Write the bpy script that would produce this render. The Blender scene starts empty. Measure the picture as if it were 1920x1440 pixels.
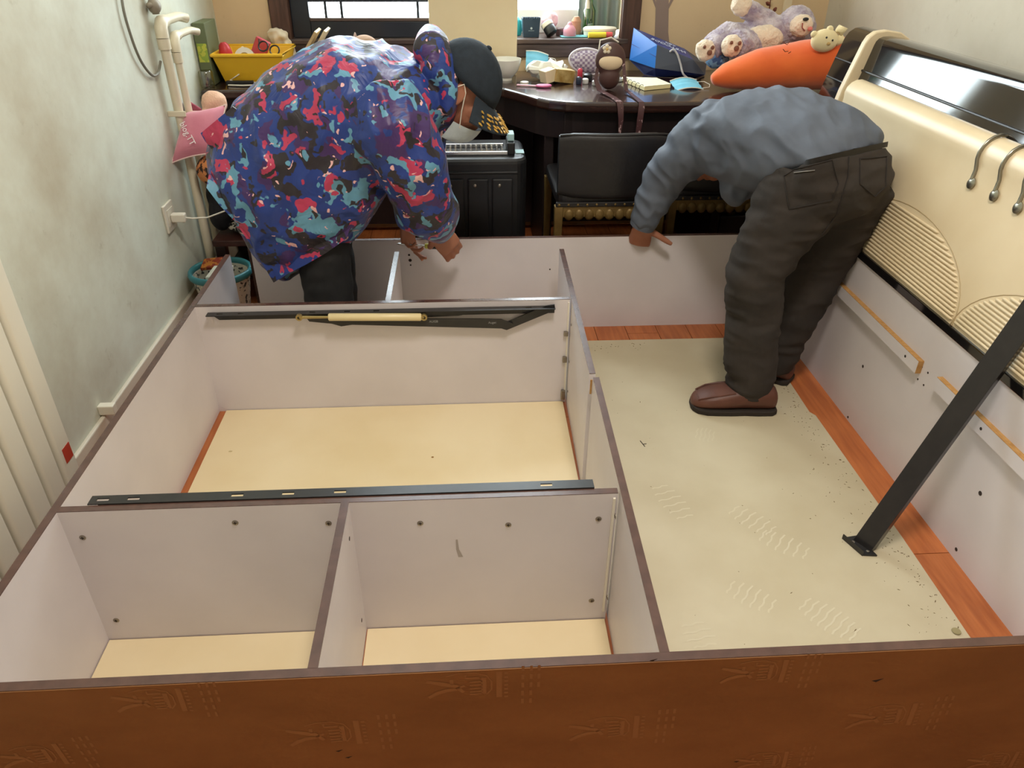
import bpy, bmesh, math, random
from mathutils import Vector, Matrix, noise
random.seed(7)
scene = bpy.context.scene
C = scene.collection
V = Vector

# ------------------------------------------------------------------ camera
CAMP = V((0.80888, -0.76994, 1.35893)); YAW, PITCH, ROLL, FPX = 0.06312, 0.55730, -0.00723, 1412.228
def cam_axes():
    f = V((math.sin(YAW)*math.cos(PITCH), math.cos(YAW)*math.cos(PITCH), -math.sin(PITCH)))
    r = V((math.cos(YAW), -math.sin(YAW), 0)); d = f.cross(r)
    c, s = math.cos(ROLL), math.sin(ROLL)
    return c*r+s*d, -s*r+c*d, f
RX, RD, RF = cam_axes()
cam = bpy.data.cameras.new('camera'); cam.sensor_width = 36; cam.lens = FPX*36/1920; cam.clip_start = .02
camo = bpy.data.objects.new('camera', cam); C.objects.link(camo)
camo.matrix_world = Matrix(((RX.x, -RD.x, -RF.x, CAMP.x), (RX.y, -RD.y, -RF.y, CAMP.y), (RX.z, -RD.z, -RF.z, CAMP.z), (0, 0, 0, 1)))
scene.camera = camo
def _ray(u, v): return RX*((u-960)/FPX) + RD*((v-720)/FPX) + RF
def onx(u, v, x): d = _ray(u, v); return CAMP + d*((x-CAMP.x)/d.x)
def ony(u, v, y): d = _ray(u, v); return CAMP + d*((y-CAMP.y)/d.y)
def onz(u, v, z): d = _ray(u, v); return CAMP + d*((z-CAMP.z)/d.z)

# ------------------------------------------------------------------ world, lights, exposure
w = bpy.data.worlds.new('sky'); scene.world = w; w.use_nodes = True
bg = w.node_tree.nodes['Background']; bg.inputs[0].default_value = (0.86, 0.95, 1.0, 1); bg.inputs[1].default_value = 13.2
scene.view_settings.view_transform = 'Standard'; scene.view_settings.look = 'None'
scene.view_settings.gamma = 1; scene.view_settings.use_curve_mapping = False
scene.view_settings.exposure = 0.3
def area(name, loc, rot, sx, sy, power, col, portal=False):
    l = bpy.data.lights.new(name, 'AREA'); l.shape = 'RECTANGLE'; l.size = sx; l.size_y = sy; l.energy = power; l.color = col
    l.cycles.is_portal = portal
    o = bpy.data.objects.new(name, l); C.objects.link(o); o.location = loc; o.rotation_euler = rot; return o
area('window_portal', (0.795, 3.185, 1.80), (math.radians(-90), 0, 0), 1.53, 1.92, 1, (1, 1, 1), True)
LAMP_POWER = 34; LAMP_COL = (1.0, 0.92, 0.83)

# ------------------------------------------------------------------ colours and materials
def srgb(c):
    return tuple(((x/255)/12.92 if x/255 <= .04045 else ((x/255+.055)/1.055)**2.4) for x in c) + (1,)
MATS = {}
def nodes_of(m): m.use_nodes = True; return m.node_tree.nodes, m.node_tree.links
def mat(name, col, rough=.5, metal=0., col2=None, vs=12., stretch=(1,1,1), bump=0., bs=60., coat=0., spec=.5, lo=.35, hi=.65, sheen=0., rnd=0.):
    if name in MATS: return MATS[name]
    m = bpy.data.materials.new(name); n, l = nodes_of(m); b = n['Principled BSDF']
    b.inputs['Base Color'].default_value = srgb(col); b.inputs['Roughness'].default_value = rough; b.inputs['Metallic'].default_value = metal
    b.inputs['Specular IOR Level'].default_value = spec; b.inputs['Coat Weight'].default_value = coat; b.inputs['Coat Roughness'].default_value = .08
    if sheen: b.inputs['Sheen Weight'].default_value = sheen
    if col2 is not None or bump:
        tc = n.new('ShaderNodeTexCoord'); mp = n.new('ShaderNodeMapping'); mp.inputs['Scale'].default_value = stretch
        l.new(tc.outputs['Object'], mp.inputs['Vector'])
        if rnd:
            oi = n.new('ShaderNodeObjectInfo'); mu = n.new('ShaderNodeMath'); mu.operation = 'MULTIPLY'; mu.inputs[1].default_value = 40
            l.new(oi.outputs['Random'], mu.inputs[0]); l.new(mu.outputs[0], mp.inputs['Location'])
    if col2 is not None:
        ns = n.new('ShaderNodeTexNoise'); ns.inputs['Scale'].default_value = vs; ns.inputs['Detail'].default_value = 6
        l.new(mp.outputs[0], ns.inputs['Vector'])
        r = n.new('ShaderNodeValToRGB'); r.color_ramp.elements[0].position = lo; r.color_ramp.elements[1].position = hi
        r.color_ramp.elements[0].color = srgb(col); r.color_ramp.elements[1].color = srgb(col2)
        l.new(ns.outputs['Fac'], r.inputs[0])
        if rnd:
            hs = n.new('ShaderNodeHueSaturation'); mr = n.new('ShaderNodeMapRange'); mr.inputs['To Min'].default_value = 1-rnd; mr.inputs['To Max'].default_value = 1+rnd
            l.new(oi.outputs['Random'], mr.inputs[0]); l.new(mr.outputs[0], hs.inputs['Value']); l.new(r.outputs[0], hs.inputs['Color']); l.new(hs.outputs[0], b.inputs['Base Color'])
        else: l.new(r.outputs[0], b.inputs['Base Color'])
    if bump:
        nb = n.new('ShaderNodeTexNoise'); nb.inputs['Scale'].default_value = bs; nb.inputs['Detail'].default_value = 4
        l.new(mp.outputs[0], nb.inputs['Vector'])
        bp = n.new('ShaderNodeBump'); bp.inputs['Strength'].default_value = bump; bp.inputs['Distance'].default_value = .01
        l.new(nb.outputs['Fac'], bp.inputs['Height']); l.new(bp.outputs[0], b.inputs['Normal'])
    MATS[name] = m; return m

M_board = mat('white_laminate', (220, 213, 215), .45, col2=(214, 207, 209), vs=6)
M_edge = mat('brown_edge_band', (78, 54, 48), .26, spec=.7, col2=(90, 63, 55), vs=30, stretch=(1, 1, 1))
M_cream = mat('cream_base_board', (238, 221, 184), .42, col2=(230, 210, 168), vs=3)
M_brownface = mat('brown_board_face', (140, 96, 54), .6, col2=(127, 85, 46), vs=5, stretch=(1, 6, 2.5), bump=.05, bs=40)
M_stamp = mat('faded_stamp_ink', (150, 106, 65), .62)
M_plank = mat('laminate_plank', (188, 110, 60), .35, col2=(164, 89, 46), vs=7, stretch=(9, .8, 1), rnd=.12)
M_blackmetal = mat('black_painted_steel', (38, 37, 38), .30, .1, col2=(44, 42, 42), vs=40)
M_steel = mat('zinc_screw', (150, 142, 130), .35, .9)
M_hole = mat('dark_hole', (50, 38, 32), .9)
M_mdf = mat('raw_chipboard_edge', (186, 142, 84), .8, col2=(168, 122, 66), vs=90)
M_strut = mat('cream_gas_strut', (226, 208, 160), .35)
M_wood_dark = mat('dark_walnut', (58, 36, 32), .35, col2=(42, 25, 24), vs=9, stretch=(1, 7, 7))
M_casing = mat('window_casing_wood', (92, 64, 52), .45, col2=(64, 42, 36), vs=6, stretch=(10, 10, 1))
M_casing_h = mat('window_sill_wood', (92, 76, 70), .4, col2=(70, 56, 52), vs=6, stretch=(1.2, 10, 14))
M_sash = mat('dark_blue_sash', (34, 40, 50), .4, col2=(28, 33, 42), vs=8)
M_desk = mat('desk_top_gloss', (58, 36, 30), .24, col2=(44, 26, 24), vs=7, stretch=(1, 8, 8), coat=.6)
M_desk_body = mat('desk_body', (36, 24, 24), .45, col2=(28, 18, 20), vs=7, stretch=(8, 8, 1))
M_white_plastic = mat('white_plastic', (232, 226, 210), .35)
M_black_plastic = mat('black_plastic', (20, 21, 24), .42, col2=(26, 27, 30), vs=30)
M_chrome = mat('chrome', (214, 216, 216), .18, 1.)

# plaster walls with dirt
def plaster(name, base, dirt, dscale=1.3, amount=.5, crack=True):
    m = bpy.data.materials.new(name); n, l = nodes_of(m); b = n['Principled BSDF']; b.inputs['Roughness'].default_value = .85
    tc = n.new('ShaderNodeTexCoord')
    a = n.new('ShaderNodeTexNoise'); a.inputs['Scale'].default_value = dscale; a.inputs['Detail'].default_value = 8; a.inputs['Roughness'].default_value = .62
    l.new(tc.outputs['Object'], a.inputs['Vector'])
    r = n.new('ShaderNodeValToRGB'); r.color_ramp.elements[0].position = .42; r.color_ramp.elements[1].position = .75
    r.color_ramp.elements[0].color = srgb(base); r.color_ramp.elements[1].color = tuple(srgb(base)[i]*(1-amount)+srgb(dirt)[i]*amount for i in range(3))+(1,)
    l.new(a.outputs['Fac'], r.inputs[0])
    s = n.new('ShaderNodeTexNoise'); s.inputs['Scale'].default_value = 14; s.inputs['Detail'].default_value = 10; s.inputs['Roughness'].default_value = .75
    l.new(tc.outputs['Object'], s.inputs['Vector'])
    rr = n.new('ShaderNodeValToRGB'); rr.color_ramp.elements[0].position = .60; rr.color_ramp.elements[1].position = .74
    rr.color_ramp.elements[0].color = (1, 1, 1, 1); rr.color_ramp.elements[1].color = (.80, .77, .72, 1)
    l.new(s.outputs['Fac'], rr.inputs[0])
    mx = n.new('ShaderNodeMix'); mx.data_type = 'RGBA'; mx.blend_type = 'MULTIPLY'; mx.inputs['Factor'].default_value = 1
    l.new(r.outputs[0], mx.inputs[6]); l.new(rr.outputs[0], mx.inputs[7]); l.new(mx.outputs[2], b.inputs['Base Color'])
    bp = n.new('ShaderNodeBump'); bp.inputs['Strength'].default_value = .08; bp.inputs['Distance'].default_value = .01
    l.new(s.outputs['Fac'], bp.inputs['Height']); l.new(bp.outputs[0], b.inputs['Normal'])
    return m
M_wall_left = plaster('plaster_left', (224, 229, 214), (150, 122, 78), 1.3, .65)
M_wall_back = plaster('plaster_back', (226, 200, 160), (196, 164, 120), 1.0, .4)
M_wall_right = plaster('plaster_right', (214, 206, 188), (160, 146, 120), 1.6, .4)
M_ceiling = mat('ceiling_paint', (236, 232, 222), .9)

def camo_mat():
    m = bpy.data.materials.new('camouflage_nylon'); n, l = nodes_of(m); b = n['Principled BSDF']
    b.inputs['Roughness'].default_value = .47; b.inputs['Sheen Weight'].default_value = .1
    tc = n.new('ShaderNodeTexCoord')
    mp0 = n.new('ShaderNodeMapping'); mp0.inputs['Rotation'].default_value = (0, .5, 0); l.new(tc.outputs['Object'], mp0.inputs['Vector'])
    wn = n.new('ShaderNodeTexNoise'); wn.inputs['Scale'].default_value = 22; wn.inputs['Detail'].default_value = 2; l.new(mp0.outputs[0], wn.inputs['Vector'])
    add = n.new('ShaderNodeMix'); add.data_type = 'RGBA'; add.blend_type = 'LINEAR_LIGHT'; add.inputs['Factor'].default_value = .045
    l.new(mp0.outputs[0], add.inputs[6]); l.new(wn.outputs['Color'], add.inputs[7])
    cur = None
    layers = [((30, 58, 134), None, 0, 0, (1, 1, 1)), ((42, 36, 44), 14, .58, 1.7, (1, 1.4, .7)), ((66, 40, 100), 17, .60, 8.2, (1, 1, .7)), ((100, 158, 188), 17, .625, 4.3, (1.1, 1.4, .6)),
              ((186, 56, 92), 18, .622, 6.1, (1, 1.4, .65)), ((42, 36, 44), 24, .645, 21.7, (1, 1, 1)), ((236, 186, 186), 38, .725, 2.9, (1, 1, 1))]
    for col, sc, th, off, st in layers:
        if sc is None:
            rgb = n.new('ShaderNodeRGB'); rgb.outputs[0].default_value = srgb(col); cur = rgb.outputs[0]; continue
        mp = n.new('ShaderNodeMapping'); mp.inputs['Location'].default_value = (off, off*.7, off*1.3); mp.inputs['Scale'].default_value = st; l.new(add.outputs[2], mp.inputs['Vector'])
        ns = n.new('ShaderNodeTexNoise'); ns.inputs['Scale'].default_value = sc; ns.inputs['Detail'].default_value = .6; l.new(mp.outputs[0], ns.inputs['Vector'])
        rp = n.new('ShaderNodeValToRGB'); rp.color_ramp.elements[0].position = th-.006; rp.color_ramp.elements[1].position = th+.006; l.new(ns.outputs['Fac'], rp.inputs[0])
        mx = n.new('ShaderNodeMix'); mx.data_type = 'RGBA'; l.new(rp.outputs[0], mx.inputs['Factor']); l.new(cur, mx.inputs[6]); mx.inputs[7].default_value = srgb(col); cur = mx.outputs[2]
    l.new(cur, b.inputs['Base Color'])
    bn = n.new('ShaderNodeTexNoise'); bn.inputs['Scale'].default_value = 9; bn.inputs['Detail'].default_value = 3; bn.inputs['Distortion'].default_value = 1.2; l.new(mp0.outputs[0], bn.inputs['Vector'])
    bp = n.new('ShaderNodeBump'); bp.inputs['Strength'].default_value = .55; bp.inputs['Distance'].default_value = .02; l.new(bn.outputs['Fac'], bp.inputs['Height']); l.new(bp.outputs[0], b.inputs['Normal'])
    return m
M_camo = camo_mat()
def checker(name, c1, c2, scale, rough=.7):
    m = bpy.data.materials.new(name); n, l = nodes_of(m); b = n['Principled BSDF']; b.inputs['Roughness'].default_value = rough
    tc = n.new('ShaderNodeTexCoord'); ck = n.new('ShaderNodeTexChecker'); ck.inputs['Scale'].default_value = scale
    ck.inputs[1].default_value = srgb(c1); ck.inputs[2].default_value = srgb(c2); l.new(tc.outputs['Object'], ck.inputs[0]); l.new(ck.outputs[0], b.inputs['Base Color']); return m
def spots(name, c1, c2, scale, th=.56, rough=.8):
    return mat(name, c1, rough, col2=c2, vs=scale, lo=th-.02, hi=th+.02)
def glass(name, col, alpha=.85, rough=.02):
    m = bpy.data.materials.new(name); n, l = nodes_of(m); n.remove(n['Principled BSDF']); o = n['Material Output']
    t = n.new('ShaderNodeBsdfTransparent'); t.inputs[0].default_value = srgb(col); g = n.new('ShaderNodeBsdfGlossy'); g.inputs['Roughness'].default_value = rough
    fr = n.new('ShaderNodeMixShader'); fr.inputs[0].default_value = 1-alpha; l.new(t.outputs[0], fr.inputs[1]); l.new(g.outputs[0], fr.inputs[2]); l.new(fr.outputs[0], o.inputs[0]); return m
M_glass = glass('window_glass', (250, 252, 252), .94)

# ------------------------------------------------------------------ geometry helpers
def frame_of(d, ref=None):
    d = d.normalized()
    ref = V((0, 0, 1)) if ref is None else V(ref)
    if abs(d.dot(ref.normalized())) > .97: ref = V((1, 0, 0)) if abs(d.x) < .9 else V((0, 1, 0))
    u = ref.cross(d).normalized(); v = d.cross(u).normalized()
    return u, v, d
class MB:
    def __init__(s): s.v = []; s.f = []
    def add(s, vs, fs):
        k = len(s.v); s.v += [tuple(p) for p in vs]; s.f += [tuple(i+k for i in f) for f in fs]; return s
    def box(s, x0, x1, y0, y1, z0, z1):
        vs = [(x, y, z) for x in (x0, x1) for y in (y0, y1) for z in (z0, z1)]
        return s.add(vs, [(0,1,3,2), (4,6,7,5), (0,4,5,1), (2,3,7,6), (0,2,6,4), (1,5,7,3)])
    def obox(s, c, size, R):
        c = V(c); hx, hy, hz = [q/2 for q in size]
        vs = [c + R @ V((x, y, z)) for x in (-hx, hx) for y in (-hy, hy) for z in (-hz, hz)]
        return s.add(vs, [(0,1,3,2), (4,6,7,5), (0,4,5,1), (2,3,7,6), (0,2,6,4), (1,5,7,3)])
    def bar(s, a, b, wd, th, ref=(0, 0, 1)):
        a, b = V(a), V(b); u, v, d = frame_of(b-a, ref)
        return s.obox((a+b)/2, (wd, th, (b-a).length), Matrix((u, v, d)).transposed())
    def loft(s, rings, cap=True, closed=True):
        n = len(rings[0]); vs = [p for r in rings for p in r]; fs = []
        for i in range(len(rings)-1):
            for j in range(n if closed else n-1):
                k = (j+1) % n; fs.append((i*n+j, i*n+k, (i+1)*n+k, (i+1)*n+j))
        if cap and closed:
            fs.append(tuple(range(n-1, -1, -1))); fs.append(tuple((len(rings)-1)*n+j for j in range(n)))
        return s.add(vs, fs)
    def tube(s, pts, rad, n=12, ref=None, cap=True):
        pts = [V(p) for p in pts]; rings = []
        if not isinstance(rad, (list, tuple)): rad = [rad]*len(pts)
        prev = None
        for i, p in enumerate(pts):
            d = (pts[min(i+1, len(pts)-1)] - pts[max(i-1, 0)]).normalized()
            if prev is None: u, v, _ = frame_of(d, ref)
            else:
                u = prev - d*prev.dot(d); u.normalize(); v = d.cross(u)
            prev = u; r = rad[i]; a, b = (r if isinstance(r, (tuple, list)) else (r, r))
            rings.append([p + u*(a*math.cos(2*math.pi*k/n)) + v*(b*math.sin(2*math.pi*k/n)) for k in range(n)])
        return s.loft(rings, cap)
    def ell(s, c, r, R=None, nu=16, nv=10):
        c = V(c); R = R or Matrix.Identity(3); rings = []
        for i in range(1, nv):
            t = math.pi*i/nv
            rings.append([c + R @ V((r[0]*math.sin(t)*math.cos(2*math.pi*k/nu), r[1]*math.sin(t)*math.sin(2*math.pi*k/nu), r[2]*math.cos(t))) for k in range(nu)])
        k0 = len(s.v); s.loft(rings, False)
        a = len(s.v); s.v.append(tuple(c+R @ V((0, 0, r[2])))); s.v.append(tuple(c-R @ V((0, 0, r[2]))))
        m = k0+(nv-2)*nu
        for k in range(nu):
            s.f.append((a, k0+k, k0+(k+1) % nu)[::-1]); s.f.append((a+1, m+k, m+(k+1) % nu))
        return s
    def lathe(s, prof, c, n=24, R=None, cap=True):
        c = V(c); R = R or Matrix.Identity(3)
        return s.loft([[c + R @ V((r*math.cos(2*math.pi*k/n), r*math.sin(2*math.pi*k/n), z)) for k in range(n)] for r, z in prof], cap)
    def prism(s, poly, o, u, v, d):
        o, u, v, d = V(o), V(u), V(v), V(d)
        a = [o+u*p[0]+v*p[1] for p in poly]
        return s.loft([a, [q+d for q in a]], True)
    def rbox(s, x0, x1, y0, y1, z0, z1, r=.01, seg=4):
        # box with vertical edges rounded
        pl = []
        for cx, cy, a0 in ((x1-r, y1-r, 0), (x0+r, y1-r, 90), (x0+r, y0+r, 180), (x1-r, y0+r, 270)):
            for k in range(seg+1):
                a = math.radians(a0+90*k/seg); pl.append((cx+r*math.cos(a), cy+r*math.sin(a)))
        return s.prism(pl, (0, 0, z0), (1, 0, 0), (0, 1, 0), (0, 0, z1-z0))
    def xform(s, M): s.v = [tuple(M @ V(p)) for p in s.v]; return s
    def warp(s, fn): s.v = [tuple(fn(V(p))) for p in s.v]; return s
    def mesh(s, name):
        me = bpy.data.meshes.new(name); me.from_pydata(s.v, [], s.f)
        bm = bmesh.new(); bm.from_mesh(me); bmesh.ops.recalc_face_normals(bm, faces=bm.faces[:]); bm.to_mesh(me); bm.free(); me.update(); return me
def setp(o, label=None, cat=None, group=None, kind=None):
    for k, v in (('label', label), ('category', cat), ('group', group), ('kind', kind)):
        if v: o[k] = v
    return o
def obj(name, mb, m, parent=None, smooth=False, bevel=0, seg=2, label=None, cat=None, group=None, kind=None, angle=40, sub=0):
    me = mb if isinstance(mb, bpy.types.Mesh) else mb.mesh(name)
    o = bpy.data.objects.new(name, me); C.objects.link(o)
    if m is not None and not me.materials: me.materials.append(m)
    if smooth:
        for p in me.polygons: p.use_smooth = True
        if smooth != 'all': me.set_sharp_from_angle(angle=math.radians(angle))
    if bevel:
        b = o.modifiers.new('bevel', 'BEVEL'); b.width = bevel; b.segments = seg; b.limit_method = 'ANGLE'
    if sub:
        b = o.modifiers.new('subsurf', 'SUBSURF'); b.levels = sub; b.render_levels = sub
    if parent is not None:
        o.parent = parent
        if parent.type == 'EMPTY': o.location = -parent.location
    return setp(o, label, cat, group, kind)
def thing(name, label, cat, loc, group=None, kind=None):
    o = bpy.data.objects.new(name, None); C.objects.link(o); o.location = loc; o.empty_display_size = .05
    return setp(o, label, cat, group, kind)
def struct(name, loc=(0, 0, 0)): return thing(name, None, None, loc, kind='structure')
def baked(o):
    dg = bpy.context.evaluated_depsgraph_get(); dg.update()
    me = bpy.data.meshes.new_from_object(o.evaluated_get(dg)); bpy.data.objects.remove(o); return me
def fused(mbs, voxel=.005, smooth=6, factor=.5, name='fused'):
    big = MB()
    for m in mbs: big.add(m.v, m.f)
    o = bpy.data.objects.new(name, big.mesh(name)); C.objects.link(o)
    r = o.modifiers.new('r', 'REMESH'); r.mode = 'VOXEL'; r.voxel_size = voxel; r.use_smooth_shade = True
    if smooth:
        s = o.modifiers.new('s', 'SMOOTH'); s.iterations = smooth; s.factor = factor
    me = baked(o); me.materials.clear()
    for p in me.polygons: p.use_smooth = True
    return me
def text_mesh(txt, size, M, extrude=.0004, font=None, align='CENTER'):
    cu = bpy.data.curves.new('t', 'FONT'); cu.body = txt; cu.size = size; cu.extrude = extrude; cu.align_x = align; cu.align_y = 'CENTER'; cu.resolution_u = 3
    o = bpy.data.objects.new('t', cu); C.objects.link(o); me = baked(o); bpy.data.curves.remove(cu)
    me.transform(M); me.materials.clear(); return me
def basis(o, u, v):
    u = V(u).normalized(); v = V(v); v = (v - u*v.dot(u)).normalized(); n = u.cross(v); o = V(o)
    return Matrix(((u.x, v.x, n.x, o.x), (u.y, v.y, n.y, o.y), (u.z, v.z, n.z, o.z), (0, 0, 0, 1)))
def R3(u, v):
    return basis((0, 0, 0), u, v).to_3x3()
def copy_of(o, M=None, parent=None):
    c = o.copy(); C.objects.link(c)
    if M is not None: c.matrix_basis = M
    if parent is not None: c.parent = parent
    return c

# ------------------------------------------------------------------ the room
XL, XR, YB, YF, ZC = -.27, 2.47, 2.95, -2.2, 2.95
fl = obj('floor', MB().box(XL-.2, XR+.2, YF-.2, YB+.2, -.06, -.012), mat('subfloor', (120, 70, 40), .7), kind='structure')
plank = MB().box(0, .118, 0, 1.198, -.012, 0).mesh('plank'); plank.materials.append(M_plank)
i = 0; x = XL; col = 0
while x < XR - .001:
    y = YF - (0, .45, .85, .2)[col % 4]
    while y < YB:
        y0, y1 = max(y, YF), min(y+1.2, YB)
        if y1-y0 > .05:
            o = bpy.data.objects.new('plank', plank); C.objects.link(o); o.parent = fl
            o.location = (x, y0, 0); o.scale = (min(1, (XR-x)/.118), (y1-y0)/1.2, 1)
        y += 1.2
    x += .12; col += 1
WX0, WX1, WZ0, WZ1 = .03, 1.56, .84, 2.76
T = .24
wb = MB()
wb.box(XL-T, WX0, YB, YB+T, 0, ZC).box(WX1, XR+T, YB, YB+T, 0, ZC).box(WX0, WX1, YB, YB+T, 0, WZ0).box(WX0, WX1, YB, YB+T, WZ1, ZC)
obj('wall_back', wb, M_wall_back, kind='structure')
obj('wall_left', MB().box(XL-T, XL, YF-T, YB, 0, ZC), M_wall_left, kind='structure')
obj('wall_right', MB().box(XR, XR+T, YF-T, YB, 0, ZC), M_wall_right, kind='structure')
obj('wall_front', MB().box(XL, XR, YF-T, YF, 0, ZC), M_wall_right, kind='structure')
obj('ceiling', MB().box(XL-T, XR+T, YF-T, YB+T, ZC, ZC+.1), M_ceiling, kind='structure')
obj('baseboard_left', MB().box(XL, XL+.014, YF, YB, 0, .115), mat('baseboard_paint', (214, 206, 188), .5), kind='structure', bevel=.004)

win = struct('window_1', (.8, YB, WZ0))
def wpart(name, mb, m, par=win, **k): return obj(name, mb, m, par, **k)
for nm, a in (('casing', (-.03, .055, YB-.028, YB+.03, .80, 2.83)), ('casing', (1.525, 1.61, YB-.028, YB+.03, .80, 2.83)), ('casing', (.055, 1.525, YB-.028, YB+.03, 2.74, 2.83))):
    wpart(nm, MB().box(*a), M_casing, bevel=.008)
wpart('apron', MB().box(.055, 1.525, YB-.022, YB, .805, .862), M_casing_h, bevel=.004)
wpart('sill', MB().box(.03, 1.56, YB-.03, YB+.215, .862, .884), M_casing_h, bevel=.004)
# dark latticed sash on the left half
sy0, sy1 = YB+.012, YB+.052
for a in ((.055, .136, .884, 2.74), (.136, .86, .884, .952), (.136, .86, 2.66, 2.74), (.79, .86, .952, 2.66)):
    wpart('sash_rail', MB().box(a[0], a[1], sy0, sy1, a[2], a[3]), M_sash, bevel=.004)
wpart('sash_bead', MB().box(.136, .79, sy0-.004, sy1-.004, .952, .966), M_casing_h, bevel=.003)
for xv in (.202, .272, .608, .680):
    wpart('muntin', MB().box(xv, xv+.011, sy0+.008, sy1-.008, .966, 2.66), M_sash)
for zv in (1.028, 1.096, 1.52, 2.02, 2.52, 2.59):
    wpart('muntin', MB().box(.136, .79, sy0+.010, sy1-.010, zv, zv+.011), M_sash)
wpart('pane', MB().box(.136, .79, sy0+.018, sy0+.022, .966, 2.66), M_glass)
# pale outer sash on the right half
M_alu = mat('white_window_frame', (226, 228, 224), .4)
for a in ((.86, 1.53, .884, .985), (.86, 1.53, 2.71, 2.76), (.86, .90, .985, 2.71), (1.48, 1.53, .985, 2.71)):
    wpart('outer_sash', MB().box(a[0], a[1], YB+.17, YB+.2, a[2], a[3]), M_alu, bevel=.003)
wpart('pane', MB().box(.90, 1.48, YB+.183, YB+.187, .985, 2.71), M_glass)

# added fill lamp, out of view: gives the warm part of the light
lamp = thing('fill_lamp', 'added round white fill lamp on the ceiling, over the middle of the room', 'lamp', (1.15, 0.0, ZC))
obj('base', MB().lathe([(.10, 0), (.24, -.005), (.25, -.03), (.10, -.03)], (1.15, 0.0, ZC)), M_white_plastic, lamp, smooth=True)
em = bpy.data.materials.new('fill_lamp_diffuser'); n_, l_ = nodes_of(em); n_['Principled BSDF'].inputs['Emission Color'].default_value = LAMP_COL+(1,); n_['Principled BSDF'].inputs['Emission Strength'].default_value = 2
obj('shade', MB().lathe([(.24, -.03), (.23, -.06), (.16, -.085), (.05, -.095), (.005, -.096)], (1.15, 0.0, ZC)), em, lamp, smooth=True)
la = area('fill_lamp_light', (0, 0, -.11), (0, 0, 0), .5, .5, LAMP_POWER, LAMP_COL); la.data.shape = 'DISK'; la.parent = lamp
# ------------------------------------------------------------------ the taken-apart storage bed
H = .372; TH = .016; Y1 = .386; Y2 = 1.287
bed = thing('storage_bed', 'white storage bed base with brown edges, open compartments, lid and mattress gone', 'bed', (0, 0, 0))
def board(name, a, b, side, h=H, th=TH, par=bed, m=M_board, z0=0., face=None, ends=True):
    """upright board whose given face runs from a to b; it thickens towards side (unit xy vector)"""
    a, b = V((a[0], a[1], 0)), V((b[0], b[1], 0)); s = V((side[0], side[1], 0))*th
    def slab(za, zb, e=0.):
        d = (b-a).normalized()*e; pl = [a-d, b+d, b+s+d, a+s-d]
        return MB().loft([[p+V((0, 0, za)) for p in pl], [p+V((0, 0, zb)) for p in pl]])
    o = obj(name, slab(z0, h-.0015), m, par)
    obj('edge_band', slab(h-.0015, h, .0004), M_edge, o)
    return o
M_side = M_board
near = board('side_board', (-.02, 0), (2.03, 0), (0, -1))
# brown outer face of the near board with faded stamps
obj('outer_face', MB().box(-.02, 2.03, -TH-.0016, -TH, 0, H-.0015), M_brownface, near)
endb = board('end_board', (0, 0), (0, 1.69), (-1, 0))
obj('outer_face', MB().box(-TH-.001, -TH, 0, 1.69, 0, H-.002), M_brownface, endb)
cb1 = board('cross_board', (0, Y1), (1.098, Y1), (0, 1))
cb2 = board('cross_board', (0, Y2), (1.113, Y2), (0, 1))
board('long_divider', (1.094, 0), (1.114, .832), (1, 0))
lf = board('long_divider', (1.108, .852), (1.126, 1.69), (1, 0))
sd1 = board('short_divider', (.545, 0), (.545, Y1), (1, 0))
sd2 = board('short_divider', (.556, Y2+TH), (.556, 1.69), (1, 0))
def screw(par, p, nrm, r=.0065, m=M_steel):
    nrm = V(nrm); u, v, d = frame_of(nrm); R = Matrix((u, v, d)).transposed()
    s = obj('screw', MB().lathe([(r, 0), (r, .0008), (r*.7, .0016), (r*.2, .0018)], p, 14, R), m, par, smooth=True)
    obj('cross_recess', MB().obox(V(p)+d*.0019, (r*1.1, r*.28, .0003), R).obox(V(p)+d*.0019, (r*.28, r*1.1, .0003), R), M_hole, s)
for px in ((155, 1008), (441, 980), (616, 981), (788, 981), (953, 984), (1122, 973), (218, 1163), (1109, 1126)):
    screw(cb1, ony(px[0], px[1], Y1), (0, -1, 0))
def hole(par, p, nrm, r=.004):
    nrm = V(nrm); u, v, d = frame_of(nrm); obj('screw_hole', MB().lathe([(r, 0), (r, .0006)], p, 10, Matrix((u, v, d)).transposed()), M_hole, par)
for px in ((655, 1010), (678, 1163)): hole(sd1, onx(px[0], px[1], .561), (1, 0, 0), .0045)
for px in ((1155, 968), (1140, 1120)):
    screw(cb1, onx(px[0], px[1], 1.093)+V((-.001, 0, 0)), (-1, 0, 0), .006)
for z in (.06, .17, .30): hole(lf, (1.1165, Y2-.03, z), (-1, 0, 0), .004)
# corner brackets where the far cross board meets the divider
for z0, z1 in ((.015, .05), (.155, .175), (.25, .265)):
    obj('corner_bracket', MB().box(1.098, 1.112, Y2-.012, Y2-.001, z0, z1), M_steel, cb2, bevel=.002)
obj('corner_post', MB().box(1.1075, 1.1125, Y2-.005, Y2, .05, H-.01), M_white_plastic, cb2)
obj('corner_post', MB().box(1.0885, 1.0935, Y1-.004, Y1, .03, H-.012), M_white_plastic, cb1)
# pencil mark smudge on the near cross board
p = ony(858, 1030, Y1); obj('smudge', MB().loft([[p+V((-.003, -.0004, .028)), p+V((.001, -.0004, .028))], [p+V((-.003, -.0004, 0)), p+V((.003, -.0004, 0))], [p+V((.001, -.0004, -.022)), p+V((.011, -.0004, -.022))]], False, False), mat('grey_smudge', (172, 162, 156), .7), cb1)
# notch, chipped end of the near half of the long divider
obj('chipped_edge', MB().box(1.1085, 1.1135, .8325, .8345, H-.05, H-.008), M_mdf, lf)

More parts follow.
